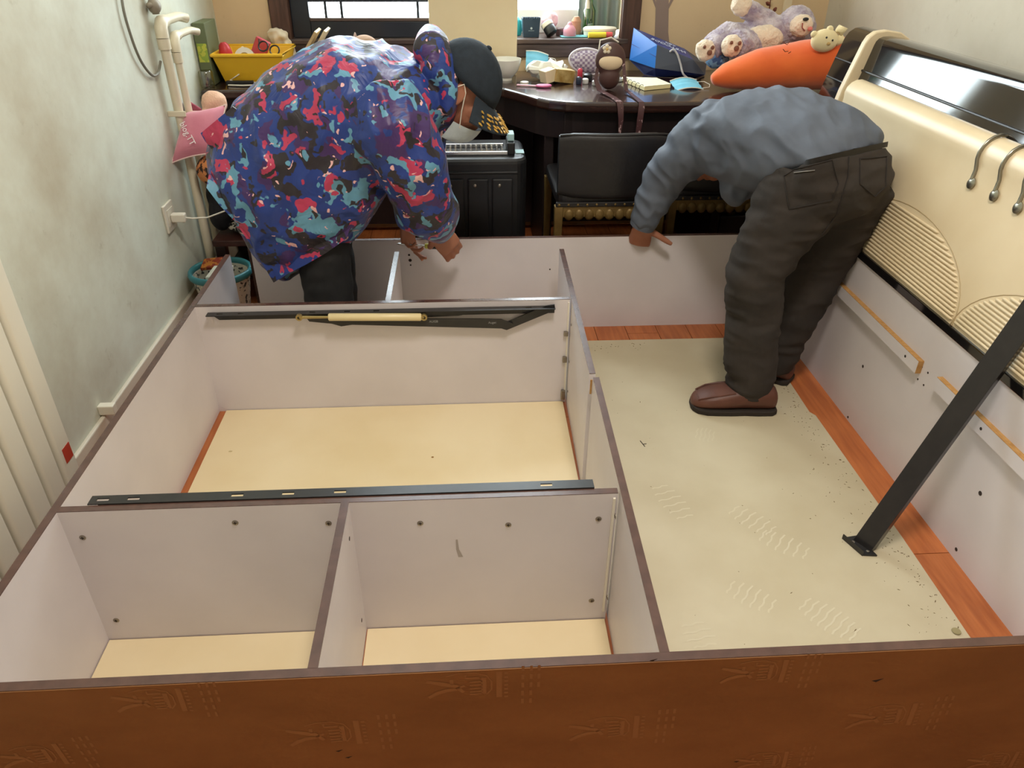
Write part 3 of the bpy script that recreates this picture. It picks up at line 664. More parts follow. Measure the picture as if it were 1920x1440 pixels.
# trousers
tr = [limb([(.23, 1.53, .80), (.30, 1.51, .66), (.355, 1.50, .47), (.352, 1.50, .30), (.352, 1.50, .12), (.352, 1.50, .07)], [.12, .10, .085, .08, .076, .076], 18),
      limb([(.23, 1.67, .80), (.30, 1.69, .66), (.335, 1.69, .47), (.335, 1.69, .30), (.335, 1.69, .12), (.335, 1.69, .07)], [.12, .10, .085, .08, .076, .076], 18), MB().ell((.23, yc, .80), (.14, .17, .12), None, 18, 12)]
tme = fused(tr, .007, 5)
puff(tme, lambda p: noise.noise(V((p.x*9, p.y*9, p.z*24)))*.006)
obj('trousers', tme, M_jeans, lp, smooth='all')
def shoe(toe, heel, par, m_up, m_sole, wd=.05, h=.075):
    toe, heel = V(toe), V(heel); d = (toe-heel).normalized(); L = (toe-heel).length; s = V((-d.y, d.x, 0)); up = V((0, 0, 1))
    st = [(0, .55, .75), (.06, .80, 1.), (.22, .86, 1.05), (.38, .86, 1.0), (.52, .94, .92), (.68, 1., .82), (.82, .98, .72), (.93, .80, .56), (.98, .5, .42), (1., .2, .32)]
    def rg(x, w_, z0, hh): return [heel+d*(x*L)+s*(w_*math.cos(2*math.pi*k/16))+up*(z0+hh*.5+hh*.5*math.copysign(abs(math.sin(2*math.pi*k/16))**.7, math.sin(2*math.pi*k/16))) for k in range(16)]
    so = obj('shoe', MB().loft([rg(x, w_*wd, .016, h*hh-.016) for x, w_, hh in st]), m_up, par, smooth=True, sub=1)
    obj('sole', MB().loft([[heel+d*(x*L)+s*(sg*min(w_+.08, 1.06)*wd)+up*z for sg, z in ((1, .006), (1, .024), (-1, .024), (-1, .006))] for x, w_, hh in st]), m_sole, so, bevel=.004)
    pts = [heel+d*(x*L)+s*(sg*w_*wd*.72)+up*(h*hh*.86+.004) for sg, seq in ((1, st[4:8]), (-1, st[4:8][::-1])) for x, w_, hh in seq]
    obj('toe_seam', MB().tube(pts, .0028, 6), m_up, so, smooth=True)
shoe((.50, 1.49, 0), (.27, 1.51, 0), lp, M_black_plastic, M_sole); shoe((.485, 1.70, 0), (.255, 1.69, 0), lp, M_black_plastic, M_sole)
# cap
cq = []
for k in range(9):
    t = math.pi/2*k/8.6; cq.append([HP(-.010+.112*math.cos(t)*math.cos(a)+.0, .090*math.cos(t)*math.sin(a), .024+.110*math.sin(t)-.012*math.cos(a)*math.cos(t)) for a in [2*math.pi*j/28 for j in range(28)]])
cap = obj('cap', MB().loft(cq), M_cap, lp, smooth='all', label='navy cap with gold braid on the brim')
br = []
for k in range(7):
    s = k/6; row = []
    for j in range(15):
        a = (j/14-.5)*2.35; r0, r1 = .106, .106+.078*math.cos(a*.62)
        r = r0+(r1-r0)*s; row.append((-.010+r*math.cos(a), .88*r*math.sin(a), .024-.012*math.cos(a)-s*(.034+.03*math.sin(a)**2)))
    br.append(row)
m = MB()
for dz in (0, -.004): m.loft([[HP(x, y, z+dz) for x, y, z in row] for row in br], False, False)
m.loft([[HP(*row[j]) for row in br for j in (14,)], [HP(row[14][0], row[14][1], row[14][2]-.004) for row in br]], False, False)
m.loft([[HP(*q) for q in br[-1]], [HP(q[0], q[1], q[2]-.004) for q in br[-1]]], False, False)
brim = obj('brim', m, M_cap, cap, smooth=True)
obj('button', MB().ell(HP(-.01, 0, .135), (.009, .009, .006), HR, 10, 6), M_cap, cap, smooth='all')
g = MB(); rng = random.Random(5)
for j in range(1, 14):
    a = (j/14-.5)*2.2
    for s in (.45, .62, .8, .93):
        r0, r1 = .106, .106+.078*math.cos(a*.62); r = r0+(r1-r0)*s; aa = a+rng.uniform(-.04, .04)
        z = .0265-.012*math.cos(aa)-s*(.034+.03*math.sin(aa)**2); q = V((-.010+r*math.cos(aa), .88*r*math.sin(aa), z)); dr = rng.uniform(.2, 1.2)*(1 if j > 7 else -1)
        dv = V((math.cos(dr), math.sin(dr), 0))*.010; g.tube([HP(*(q-dv)), HP(*q), HP(*(q+dv))], [.0012, .0034, .0012], 6)
obj('gold_braid', g, M_gold, brim, smooth=True)
# mask pulled down under the chin
mk = []
for k in range(7):
    s = k/6; row = []
    for j in range(17):
        a = (j/16-.5)*2.9; rr = .098+.012*math.sin(math.pi*s)
        row.append(HP(.008+rr*math.cos(a)*(.98-.30*s), .078*math.sin(a)*(1-.10*s), -.062-.074*s-.018*(1-math.cos(a))*(1-s)+.004*math.sin(9*s+2*a)))
    mk.append(row)
m = MB().loft(mk, False, False); mk2 = [[p+(p-HP(0, 0, -.09)).normalized()*.002 for p in r] for r in mk]; m.loft(mk2, False, False)
for i in (0, 6): m.loft([mk[i], mk2[i]], False, False)
mask = obj('face_mask', m, M_mask, lp, smooth=True, label='pale disposable face mask pulled under the chin')
for sg in (-1, 1):
    obj('ear_loop', MB().tube([HP(.045, sg*.072, -.085), HP(.022, sg*.080, -.04), HP(.002, sg*.086, .008), HP(-.014, sg*.089, .024), HP(-.030, sg*.086, .0), HP(-.016, sg*.080, -.06), HP(.0, sg*.074, -.105)], .0018, 6), M_white_plastic, mask, smooth=True)
obj('hair', MB().loft([[HP(-.010+(.101 if 1 else 0)*math.cos(a)*r, .0805*math.sin(a)*r, z) for a in [math.radians(100+160*j/20) for j in range(21)]] for z, r in ((.03, 1.), (.0, 1.), (-.03, .97), (-.055, .9))], False, False), M_hair, lp, smooth=True)

# screwdriver in the right hand
sdv = thing('screwdriver', 'screwdriver with black and yellow handle in the right hand of the camouflage jacket', 'screwdriver', (.66, 1.70, .42))
A, B = ony(744, 457, 1.725), ony(797, 461, 1.712); dv = (B-A).normalized()
obj('shaft', MB().tube([A, A+dv*.006, A+dv*.012, B], [.0012, .0032, .003, .003], 10), M_chrome, sdv, smooth=True)
obj('collar', MB().tube([B-dv*.001, B+dv*.002, B+dv*.012, B+dv*.014], [.006, .009, .0095, .008], 14), mat('yellow_green_grip', (206, 206, 90), .5), sdv, smooth=True)
obj('handle', MB().tube([B+dv*.013, B+dv*.018, B+dv*.035, B+dv*.06, B+dv*.09, B+dv*.10], [.008, .010, .0085, .0115, .0115, .007], 16), M_black_plastic, sdv, smooth=True)

# ---- right person: grey shirt, dark trousers, bending away over the far side board
rp = thing('person', 'person in grey blue shirt and dark trousers bending over beside the headboard', 'person', (1.78, 1.32, 0))
hc2 = V((1.665, 1.90, .665)); hq2, HP2, HR2 = head_mb(hc2, (-.2, .25, -.95), (-.3, .9, .15), .97)
AK, KN, HL = V((1.705, 1.235, .07)), V((1.655, 1.28, .44)), V((1.785, 1.31, .70))
AR, KR, HRt = V((1.835, 1.40, .07)), V((1.912, 1.40, .43)), V((1.94, 1.36, .70))
SL, EL, WLr = V((1.565, 1.63, .775)), V((1.475, 1.745, .585)), V((1.432, 1.775, .425))
SR, ER, WRr = V((1.82, 1.83, .77)), V((1.89, 1.89, .62)), V((1.91, 1.86, .49))
b2 = [limb([(1.85, 1.36, .72), (1.81, 1.44, .75), (1.76, 1.54, .77), (1.71, 1.66, .77), (1.68, 1.76, .76)], [.10, .10, .10, .10, .08], 18), limb([(1.68, 1.76, .76), (1.675, 1.82, .72), HP2(-.03, 0, -.02)], [.065, .06, .058], 14)] + hq2
b2 += [limb([HL, HL.lerp(KN, .5), KN, KN.lerp(AK, .5), AK], [.088, .075, .055, .046, .034]), limb([HRt, HRt.lerp(KR, .5), KR, KR.lerp(AR, .5), AR], [.088, .075, .055, .046, .034])]
b2 += [limb([(1.66, 1.68, .775), SL, SL.lerp(EL, .5), EL, EL.lerp(WLr, .5), WLr], [.07, .058, .046, .04, .036, .026]), limb([(1.72, 1.74, .775), SR, SR.lerp(ER, .5), ER, ER.lerp(WRr, .5), WRr], [.07, .058, .046, .04, .036, .026])]
b2.append(hand(WLr, (.02, .28, -.75), (.25, .75, .2), (.9, -.2, 0), (.7, .75, .75, .65), s=1.0, thumb=(.35, .9, -.1), tcurl=.1))
b2.append(hand(WRr, (.0, -.1, -.9), (0, -.9, .2), (-.9, 0, 0), (.15, .15, .2, .2), s=.9))
rbd = obj('body', fused(b2, .0044, 5), M_skin, rp, smooth='all')
eyes(HP2, rbd)
obj('hair', MB().loft([[HP2(-.014+.103*math.cos(a)*math.cos(t), .081*math.sin(a)*math.cos(t), .028+.099*math.sin(t)) for a in [2*math.pi*j/24 for j in range(24)]] for t in [math.radians(-8+96*k/8) for k in range(9)]]), M_hair, rp, smooth='all')
# shirt
def oring(c, d, wv, a, b, ex=2.3, n=32):
    d = V(d).normalized(); u = V(wv); u = (u-d*u.dot(d)).normalized(); v = d.cross(u) if d.cross(u).z > 0 else u.cross(d); c = V(c); out = []
    for k in range(n):
        t = 2*math.pi*k/n; x, y = math.cos(t), math.sin(t)
        bb = b[0] if y > 0 else b[1]; out.append(c+u*(a*math.copysign(abs(x)**(2/ex), x))+v*(bb*math.copysign(abs(y)**(2/ex), y)))
    return out
ax = V((-.42, .80, .06)); wv = V((.88, .46, 0)); wt = V((.88, .46, -.17))
sh = [MB().loft([oring((1.868, 1.300, .79), (-.3, .5, .8), wt, .172, (.05, .06)), oring((1.860, 1.325, .800), (-.35, .7, .5), wv, .180, (.065, .10)), oring((1.838, 1.385, .80), ax, wv, .195, (.10, .14)), oring((1.795, 1.47, .80), ax, wv, .20, (.118, .17)), oring((1.745, 1.55, .80), ax, wv, .205, (.126, .18)),
                  oring((1.70, 1.63, .79), ax, wv, .205, (.12, .165)), oring((1.675, 1.70, .765), (-.42, .8, -.1), wv, .185, (.10, .13)), oring((1.66, 1.76, .755), (-.42, .8, -.2), wv, .12, (.075, .09)), oring((1.655, 1.80, .745), (-.42, .8, -.25), wv, .085, (.06, .07))])]
sh.append(limb([(1.66, 1.65, .785), (1.595, 1.63, .79), SL.lerp(EL, .25), SL.lerp(EL, .6), EL, EL.lerp(WLr, .45), EL.lerp(WLr, .80), EL.lerp(WLr, .98)], [.095, .098, .088, .078, .072, .064, .056, .046], 18))
sh.append(limb([(1.75, 1.72, .775), SR, SR.lerp(ER, .5), ER, ER.lerp(WRr, .5), ER.lerp(WRr, .95)], [.09, .085, .075, .068, .06, .045], 16))
sh.append(MB().ell((1.675, 1.54, .665), (.08, .10, .065), R3(wv, (0, 0, 1)), 16, 10))
sme = fused(sh, .0065, 8)
puff(sme, lambda p: noise.noise(V((p.x*8, p.y*8, p.z*8)))*.008+noise.noise(V((p.x*30+p.z*18, p.y*10, p.z*20-p.x*10)))*.003+.004-abs(noise.noise(V((p.x*18+p.z*10, p.y*6-p.x*5, p.z*14))))*.016)
shirt = obj('shirt', sme, M_shirt, rp, smooth='all')
obj('cuff', MB().tube([EL.lerp(WLr, .78), EL.lerp(WLr, .92), EL.lerp(WLr, 1.04)], [.050, .049, .045], 18), M_shirt, shirt, smooth=True)
obj('chest_print', MB().ell((1.612, 1.53, .685), (.03, .004, .006), R3((.85, .4, 0), (-.4, .85, 0)), 12, 6), mat('salmon_print', (190, 110, 92), .8), shirt, smooth='all')
# trousers
t2 = [MB().loft([oring((1.868, 1.285, .798), (-.2, .35, .9), wt, .168, (.05, .07)), oring((1.87, 1.295, .768), (-.2, .3, .9), wt, .182, (.075, .10)), oring((1.868, 1.31, .715), (-.1, .15, 1), wv, .186, (.12, .12)), oring((1.864, 1.325, .655), (0, .05, 1), wv, .182, (.13, .12)), oring((1.855, 1.345, .60), (0, 0, 1), wv, .155, (.09, .10))]),
      limb([HL+V((.005, 0, .02)), HL.lerp(KN, .3), HL.lerp(KN, .65), KN+V((.012, -.005, 0)), KN.lerp(AK, .35)+V((.01, 0, 0)), KN.lerp(AK, .7), AK+V((-.002, 0, .03)), AK+V((-.004, 0, -.02))], [.125, .115, .098, .088, .082, .080, .078, .076], 20),
      limb([HRt+V((.0, 0, .0)), HRt.lerp(KR, .3), HRt.lerp(KR, .65), KR, KR.lerp(AR, .35), KR.lerp(AR, .7), AR+V((0, 0, .03)), AR+V((0, 0, -.02))], [.125, .118, .108, .096, .086, .080, .076, .072], 20)]
tme2 = fused(t2, .007, 8)
puff(tme2, lambda p: noise.noise(V((p.x*9, p.y*9, p.z*14)))*.008+noise.noise(V((p.x*12, p.y*12, p.z*46)))*.003+.003-abs(noise.noise(V((p.x*8, p.y*8+p.z*8, p.z*22))))*.012)
trs = obj('trousers', tme2, M_brown_trousers, rp, smooth='all')
shoe((1.515, 1.235, 0), (1.785, 1.205, 0), rp, M_shoe, M_sole, .055, .098)
shoe((1.72, 1.52, 0), (1.90, 1.36, 0), rp, M_shoe, M_sole, .05, .085)

# belt loop, back pocket seams and label of the trousers
obj('belt', MB().loft([oring((1.868, 1.288, .793), (-.2, .35, .9), wt, .171, (.055, .075)), oring((1.868, 1.282, .811), (-.2, .35, .9), wt, .166, (.05, .07))], False), mat('dark_belt', (24, 20, 18), .6), trs, smooth=True)

# back pockets and seams of the trousers
def on_rear(u, v, y0=1.05):
    bvh_hit = None; d = _ray(u, v).normalized(); r = trs_bvh.ray_cast(CAMP, d); return r[0]+r[1]*.0012 if r[0] is not None else CAMP+d*2.4
from mathutils.bvhtree import BVHTree
_me = trs.data; trs_bvh = BVHTree.FromPolygons([v.co for v in _me.vertices], [tuple(p.vertices) for p in _me.polygons])
def dens(px, k=5):
    out = []
    for (a, b), (c, d) in zip(px, px[1:]): out += [(a+(c-a)*i/k, b+(d-b)*i/k) for i in range(k)]
    return out+[px[-1]]
M_seam = mat('trouser_seam', (38, 33, 30), .9)
for px in (((1592, 272), (1590, 330), (1570, 400), (1540, 440)), ((1470, 330), (1490, 318), (1560, 300), (1572, 345), (1560, 375), (1480, 392), (1470, 330)), ((1612, 298), (1662, 294), (1660, 350), (1640, 368), (1612, 345), (1612, 298))):
    obj('seam', MB().tube([on_rear(*q) for q in dens(px)], .0022, 6), M_seam, trs, smooth=True)
obj('pocket_label', MB().tube([on_rear(*q) for q in dens(((1490, 324), (1528, 319)))], [(.0035, .0012)]*6, 6), mat('pale_label', (150, 146, 140), .8), trs, smooth=True)
# ------------------------------------------------------------------ furniture at the window
D = .75
desk = thing('desk', 'dark walnut desk with curved front under the window', 'desk', (1.5, 2.6, 0))
front = [(-.255, 2.50), (.3, 2.56), (.80, 2.62), (.90, 2.60), (.975, 2.518), (1.02, 2.45), (1.055, 2.395), (1.095, 2.325), (1.138, 2.275), (1.20, 2.242), (1.277, 2.226), (1.48, 2.214), (1.74, 2.222), (2.0, 2.25), (2.44, 2.28)]
poly = front+[(2.44, 2.93), (-.255, 2.93)]
obj('top', MB().prism(poly, (0, 0, D-.042), (1, 0, 0), (0, 1, 0), (0, 0, .042)), M_desk, desk, bevel=.012, seg=3)
def ins(o): return [(x, y+o) for x, y in front]
obj('front_apron', MB().loft([[V((x, y+.05, z)) for x, y in front]+[V((x, y+.075, z)) for x, y in front[::-1]] for z in (.60, D-.042)]), M_desk_body, desk)
for x0, x1, y0 in ((1.13, 1.17, 2.34), (.93, .97, 2.66), (-.25, -.21, 2.58), (2.36, 2.40, 2.36), (1.86, 1.90, 2.32)):
    obj('side_panel', MB().box(x0, x1, y0, 2.90, 0, D-.042), M_desk_body, desk, bevel=.004)
obj('back_panel', MB().box(-.21, 2.36, 2.86, 2.88, .05, D-.042), M_desk_body, desk)
for k in range(3):
    d_ = obj('drawer', MB().box(1.905, 2.355, 2.325, 2.345, .08+.19*k, .255+.19*k), M_desk_body, desk, bevel=.005)
    obj('knob', MB().ell((2.13, 2.315, .17+.19*k), (.014, .014, .014), None, 12, 8), M_chrome, d_, smooth='all')
d_ = obj('drawer', MB().box(1.2, 1.84, 2.285, 2.30, .615, .70), M_desk_body, desk, bevel=.005)

M_seat = mat('black_leather', (26, 24, 26), .42, col2=(32, 30, 31), vs=20, bump=.06, bs=120)
M_brass = mat('aged_gold_frame', (132, 108, 62), .45, .35, col2=(110, 88, 48), vs=15)
def chair(x0, x1, y0, label):
    t = thing('dining_chair', label, 'chair', ((x0+x1)/2, y0+.22, 0), 'gold framed chairs tucked under the desk')
    zs = .455; w = x1-x0; xc = (x0+x1)/2
    obj('seat', MB().rbox(x0+.005, x1-.005, y0+.012, y0+.42, zs-.01, zs+.035, .04), M_seat, t, bevel=.012, seg=3)
    obj('seat_rail', MB().box(x0+.03, x1-.03, y0+.004, y0+.024, zs-.055, zs-.012), M_brass, t, bevel=.003)
    # scalloped valance below the rail
    for k in range(9):
        xx = x0+.055+(w-.11)*k/8; obj('scallop', MB().ell((xx, y0+.006, zs-.045), (.019, .009, .022), None, 10, 6), M_brass, t, smooth='all')
    st = obj('nail_strip', MB().box(x0+.004, x1-.004, y0-.002, y0+.012, zs-.014, zs+.004), M_seat, t, bevel=.003)
    for k in range(12):
        obj('nail_head', MB().ell((x0+.016+(w-.032)*k/11, y0-.003, zs-.005), (.005, .003, .005), None, 8, 6), M_brass, st, smooth='all')
    for lx in (x0+.0, x1-.032):
        for ly in (y0, y0+.38):
            obj('leg', MB().loft([[V((lx+a, ly+b, 0)) for a, b in ((.006, .006), (.026, .006), (.026, .026), (.006, .026))], [V((lx+a, ly+b, zs-.012)) for a, b in ((0, 0), (.032, 0), (.032, .032), (0, .032))]]), M_brass, t, bevel=.003)
    # curved padded back, facing the desk
    rings = []
    for k in range(9):
        s = k/8; x = x0+.01+(w-.02)*s; bow = .028*math.sin(math.pi*s); rr = []
        for j in range(20):
            a = 2*math.pi*j/20; e_ = 1-.10*abs(2*s-1)**6
            rr.append(V((x, y0+.030-bow+.022*math.copysign(abs(math.cos(a))**.6, math.cos(a)), .588+.118*e_*math.copysign(abs(math.sin(a))**.45, math.sin(a)))))
        rings.append(rr)
    bk = obj('backrest', MB().loft(rings), M_seat, t, smooth=True, angle=50)
    pts = [(x0+.012+(w-.024)*k/16, y0+.030-.028*math.sin(math.pi*k/16)-.012, .702-.006*abs(2*k/16-1)**6) for k in range(17)]
    obj('top_piping', MB().tube(pts, .0045, 8), M_seat, bk, smooth=True)
    return t
chair(1.133, 1.548, 1.925, 'gold framed chair with black leather back, left of the two by the desk')
chair(1.578, 1.985, 1.985, 'gold framed chair with black leather back behind the person in grey shirt')

# black heater with slatted silver vent
ht = thing('floor_heater', 'black ribbed floor heater with silver slatted vent, beside the stooping jacket wearer', 'heater', (.85, 2.12, 0))
obj('housing', MB().rbox(.60, 1.035, 2.0, 2.30, .0, .60, .05, 6), M_black_plastic, ht, bevel=.02, seg=3)
obj('top_rail', MB().box(.64, 1.0, 1.994, 2.006, .545, .556), M_black_plastic, ht, bevel=.004)
for k in range(4):
    x0 = .632+.0905*k; pn = obj('rib_panel', MB().box(x0, x0+.078, 1.99, 2.004, .04, .53), M_black_plastic, ht, bevel=.006)
    obj('stud', MB().ell((x0+.028, 1.988, .505), (.007, .004, .007), None, 10, 6), M_steel, pn, smooth='all')
vt = obj('vent_frame', MB().box(.66, .965, 2.045, 2.06, .602, .616).box(.672, .955, 2.165, 2.175, .602, .614), M_chrome, ht, bevel=.002)
for k in range(14): obj('slat', MB().box(.690+.0195*k, .697+.0195*k, 2.06, 2.165, .603, .610), M_chrome, vt)
obj('control_box', MB().box(.963, .992, 2.05, 2.16, .60, .645), M_black_plastic, ht, bevel=.004)
obj('switch', MB().box(.966, .990, 2.07, 2.13, .646, .672), mat('pale_teal_plastic', (170, 206, 208), .3), ht, bevel=.003)
obj('label_plate', MB().box(.996, 1.028, 2.07, 2.12, .6005, .603), MATS['pale_teal_plastic'], ht)

def smooth_path(p, k=6):
    p = [V(q) for q in p]; out = []
    for i in range(len(p)-1):
        a, b, c, d = p[max(i-1, 0)], p[i], p[i+1], p[min(i+2, len(p)-1)]
        for j in range(k):
            t = j/k; out.append(.5*((2*b)+(c-a)*t+(2*a-5*b+4*c-d)*t*t+(3*b-a-3*c+d)*t**3))
    return out+[p[-1]]
# ------------------------------------------------------------------ left side: pipes, outlet, radiator
M_pvc = mat('white_pvc', (226, 216, 190), .35)
def pipe(name, label, xx, yy, r, ztop, yend):
    t = thing(name, label, 'pipe', (xx, yy, 0), 'water pipes in the corner')
    obj('riser', MB().tube([(xx, yy, .05), (xx, yy, ztop-.05)], r, 14), M_pvc, t, smooth=True)
    obj('elbow', MB().tube([(xx, yy, ztop-.085), (xx, yy, ztop-.05)], [r*1.3, r*1.32], 14).tube([(xx, yy, ztop-.05), (xx, yy+.003, ztop-.018), (xx, yy+.02, ztop), (xx, yy+.05, ztop)], [r*1.32, r*1.34, r*1.34, r*1.3], 14), M_pvc, t, smooth=True)
    obj('branch', MB().tube([(xx, yy+.05, ztop), (xx, yend-.03, ztop), (xx+.004, yend, ztop-.004), (xx+.02, yend+.02, ztop-.012)], r, 14), M_pvc, t, smooth=True)
pipe('water_pipe', 'white plastic water pipe with elbow, next to the left wall', -.235, 2.165, .0165, 1.035, 2.38)
pipe('water_pipe', 'white plastic water pipe with elbow, second from the left wall', -.212, 2.204, .013, .985, 2.41)
obj('pipe_clip', MB().box(XL, -.205, 2.142, 2.150, .725, .745), M_pvc, label='white pipe clip on the two water pipes', cat='clip', bevel=.003)
obj('pipe_valve', MB().ell((-.245, 2.18, 1.085), (.022, .026, .026), None, 12, 8).tube([(-.245, 2.18, 1.06), (-.245, 2.18, 1.16)], .012, 10).tube([(-.25, 2.14, 1.09), (-.25, 2.23, 1.09)], .009, 8), mat('grey_valve', (150, 140, 122), .5), smooth='all', label='grey valve above the elbow of the water pipe', cat='valve')
pts = [onx(u, v, XL+.012) for u, v in ((224, -40), (232, 20), (248, 75), (262, 110), (276, 132), (288, 142), (297, 135), (301, 115))]
pts = smooth_path(pts)
obj('wall_cable', MB().tube(pts, .0045, 8), mat('grey_cable', (122, 118, 104), .5), smooth=True, label='grey cable looping down the left wall', cat='cable')
# outlet, charger and cord
ot = thing('wall_outlet', 'cream wall outlet plate behind the phone charger', 'outlet', (XL, 1.95, .44))
obj('plate', MB().box(XL, XL+.009, 1.885, 1.975, .375, .475), M_white_plastic, ot, bevel=.003)
obj('socket_insert', MB().box(XL+.009, XL+.011, 1.902, 1.958, .395, .455), M_white_plastic, ot, bevel=.001)
ch = thing('phone_charger', 'white phone charger plugged into the left wall outlet', 'charger', (XL+.05, 1.93, .41))
obj('plug', MB().box(XL+.0115, XL+.062, 1.915, 1.943, .405, .437), M_white_plastic, ch, bevel=.006, seg=3)
obj('cord', MB().tube([(XL+.06, 1.929, .42), (XL+.085, 1.93, .417), (XL+.13, 1.95, .412), (XL+.19, 1.985, .425), (XL+.25, 2.02, .445)], .0028, 8), M_white_plastic, ch, smooth=True)
# radiator of flat vertical tubes
M_rad = mat('white_enamel', (232, 226, 208), .3)
ra = thing('radiator', 'white radiator of flat vertical tubes on the left wall', 'radiator', (-.2, .45, .1))
yy = .768
for k in range(11):
    obj('tube', MB().rbox(-.215, -.165, yy-.0635, yy, .13, 1.0, .010), M_rad, ra, smooth=True)
    yy -= .0745
for z in (.20, .93): obj('header', MB().tube([(-.225, .75, z), (-.225, -.05, z)], .018, 12), M_rad, ra, smooth=True)
obj('wall_bracket', MB().box(XL+.001, -.225, .72, .75, .88, .92), M_rad, ra)
obj('wall_bracket', MB().box(XL+.001, -.225, .02, .05, .88, .92), M_rad, ra)
obj('gap_shade', MB().box(-.224, -.217, -.04, .755, .14, .99), mat('gap_shade_dark', (58, 48, 38), .8), ra)  # dark sheet added behind the tubes as painted shade for the gaps
obj('sticker', MB().box(-.1648, -.164, .722, .757, .235, .275), mat('red_sticker', (190, 66, 48), .5), ra)
obj('pipe_bracket', MB().box(XL, -.225, 1.10, 1.125, .12, .15), M_rad, label='small white bracket on the left wall above the baseboard', cat='bracket', bevel=.003)

# low dark stand with clothes and pillows in the left corner
M_red_wood = mat('red_brown_wood', (84, 44, 38), .4, col2=(64, 32, 28), vs=8, stretch=(2, 8, 8))
ns = thing('low_stand', 'low dark brown wooden stand by the left wall', 'stand', (-.06, 2.2, 0))
obj('top', MB().box(-.19, .14, 2.085, 2.42, .245, .27), M_red_wood, ns, bevel=.004)
for x0, y0 in ((-.185, 2.09), (.095, 2.09), (-.185, 2.375), (.095, 2.375)): obj('leg', MB().box(x0, x0+.04, y0, y0+.04, 0, .245), M_wood_dark, ns, bevel=.003)
obj('shelf', MB().box(-.185, .135, 2.10, 2.41, .10, .115), M_wood_dark, ns)
ps = thing('bed_post_board', 'dark brown upright board seen in the gap behind the left bed corner', 'board', (.0, 1.9, 0))
obj('panel', MB().box(-.012, .046, 1.93, 1.948, .0, .33), M_wood_dark, ps, bevel=.003)
obj('edge', MB().box(.0462, .0472, 1.93, 1.948, .0, .33), M_edge, ps)
def blob(name, label, cat, parts, m, vox=.006, it=6, nz=.006, ns_=14, group=None):
    me = fused(parts, vox, it); puff(me, lambda p: noise.noise(p*ns_)*nz); return obj(name, me, m, smooth='all', label=label, cat=cat, group=group)
blob('patterned_cloth', 'black and white floral cloth folded on the low dark stand', 'cloth', [MB().ell((-.03, 2.19, .300), (.12, .09, .026), None, 20, 10), MB().ell((.03, 2.17, .325), (.07, .06, .04), None, 16, 8)], spots('black_white_print', (30, 28, 30), (214, 206, 190), 60, .54), .006, 4, .006, 30)
dcl = blob('dark_clothes', 'black clothes heap under the leopard print in the left corner', 'clothes', [MB().ell((-.125, 2.20, .42), (.085, .08, .09), None, 18, 10), MB().ell((-.05, 2.27, .42), (.12, .10, .10), None, 18, 10), MB().ell((-.165, 2.17, .35), (.04, .06, .07), None, 14, 8), MB().ell((-.13, 2.22, .51), (.07, .07, .08), None, 14, 8), MB().ell((-.06, 2.29, .33), (.12, .09, .07), None, 14, 8)], mat('black_knit', (22, 21, 26), .9, bump=.3, bs=60), .008)
obj('pink_print', MB().tube([(-.165, 2.136, .438), (-.155, 2.128, .452), (-.14, 2.122, .456)], [.004, .009, .004], 8), mat('pink_print_cloth', (184, 50, 84), .8), dcl, smooth=True)
blob('leopard_cushion', 'orange leopard print cushion under the pink pillow', 'cushion', [MB().ell((-.13, 2.13, .535), (.075, .07, .06), None, 20, 12)], spots('leopard', (206, 132, 78), (48, 32, 26), 46, .53), .006, 4, .004)
# pink pillow with lettering and trimmed edge
PC = [ony(321, 306, 2.085), ony(410, 288, 2.085), ony(424, 196, 2.20), ony(350, 208, 2.20)]; c0 = sum(PC, V())/4
pu, pv = (PC[1]-PC[0]).normalized(), PC[3]-PC[0]; pv = (pv-pu*pv.dot(pu)).normalized(); pn_ = pu.cross(pv)
if pn_.y > 0: pn_ = -pn_
pw = thing('pillow', 'pink pillow with white lettering and cream piping in the left corner', 'pillow', (c0.x, c0.y, c0.z-.12))
gr = []
def pil(a, b, sgn):
    k = max(0, (1-abs(a)**3))*max(0, (1-abs(b)**3)); a2 = a*(1-.07*(1-b*b)); b2 = b*(1-.12*(1-a*a)); s, t = (a2+1)/2, (b2+1)/2
    return (PC[0]*(1-s)+PC[1]*s)*(1-t)+(PC[3]*(1-s)+PC[2]*s)*t+pn_*(sgn*.05*k**.55)
m = MB(); N = 14
for sgn in (1, -1): m.loft([[pil(2*i/N-1, 2*j/N-1, sgn) for j in range(N+1)] for i in range(N+1)], False, False)
pm = obj('cover', m, mat('pink_velvet', (222, 142, 158), .75, col2=(208, 122, 142), vs=9, sheen=.3, bump=.15, bs=20), pw, smooth='all')
edge = [pil(a, -1, 1) for a in [2*i/N-1 for i in range(N+1)]]+[pil(1, b, 1) for b in [2*i/N-1 for i in range(N+1)]]+[pil(a, 1, 1) for a in [1-2*i/N for i in range(N+1)]]+[pil(-1, b, 1) for b in [1-2*i/N for i in range(N+1)]]
obj('piping', MB().tube(edge, .0028, 6), mat('cream_piping', (240, 214, 204), .7), pw, smooth=True)
tm = text_mesh('blog.TT', .031, basis(c0+pn_*.0555+pu*-.026+pv*-.022, -pv*.9+pu*.30, pu*.9+pv*.30), .0006)
obj('lettering', tm, mat('white_print', (238, 226, 226), .7), pw)
blob('plush_rabbit', 'peach fuzzy plush toy leaning behind the pink pillow', 'plush', [MB().ell(ony(402, 193, 2.30), (.05, .035, .045), None, 18, 12), MB().ell(ony(396, 225, 2.29), (.04, .03, .05), None, 16, 10)], mat('peach_fleece', (240, 196, 168), .95, bump=.5, bs=160), .006, 4, .004, 40)
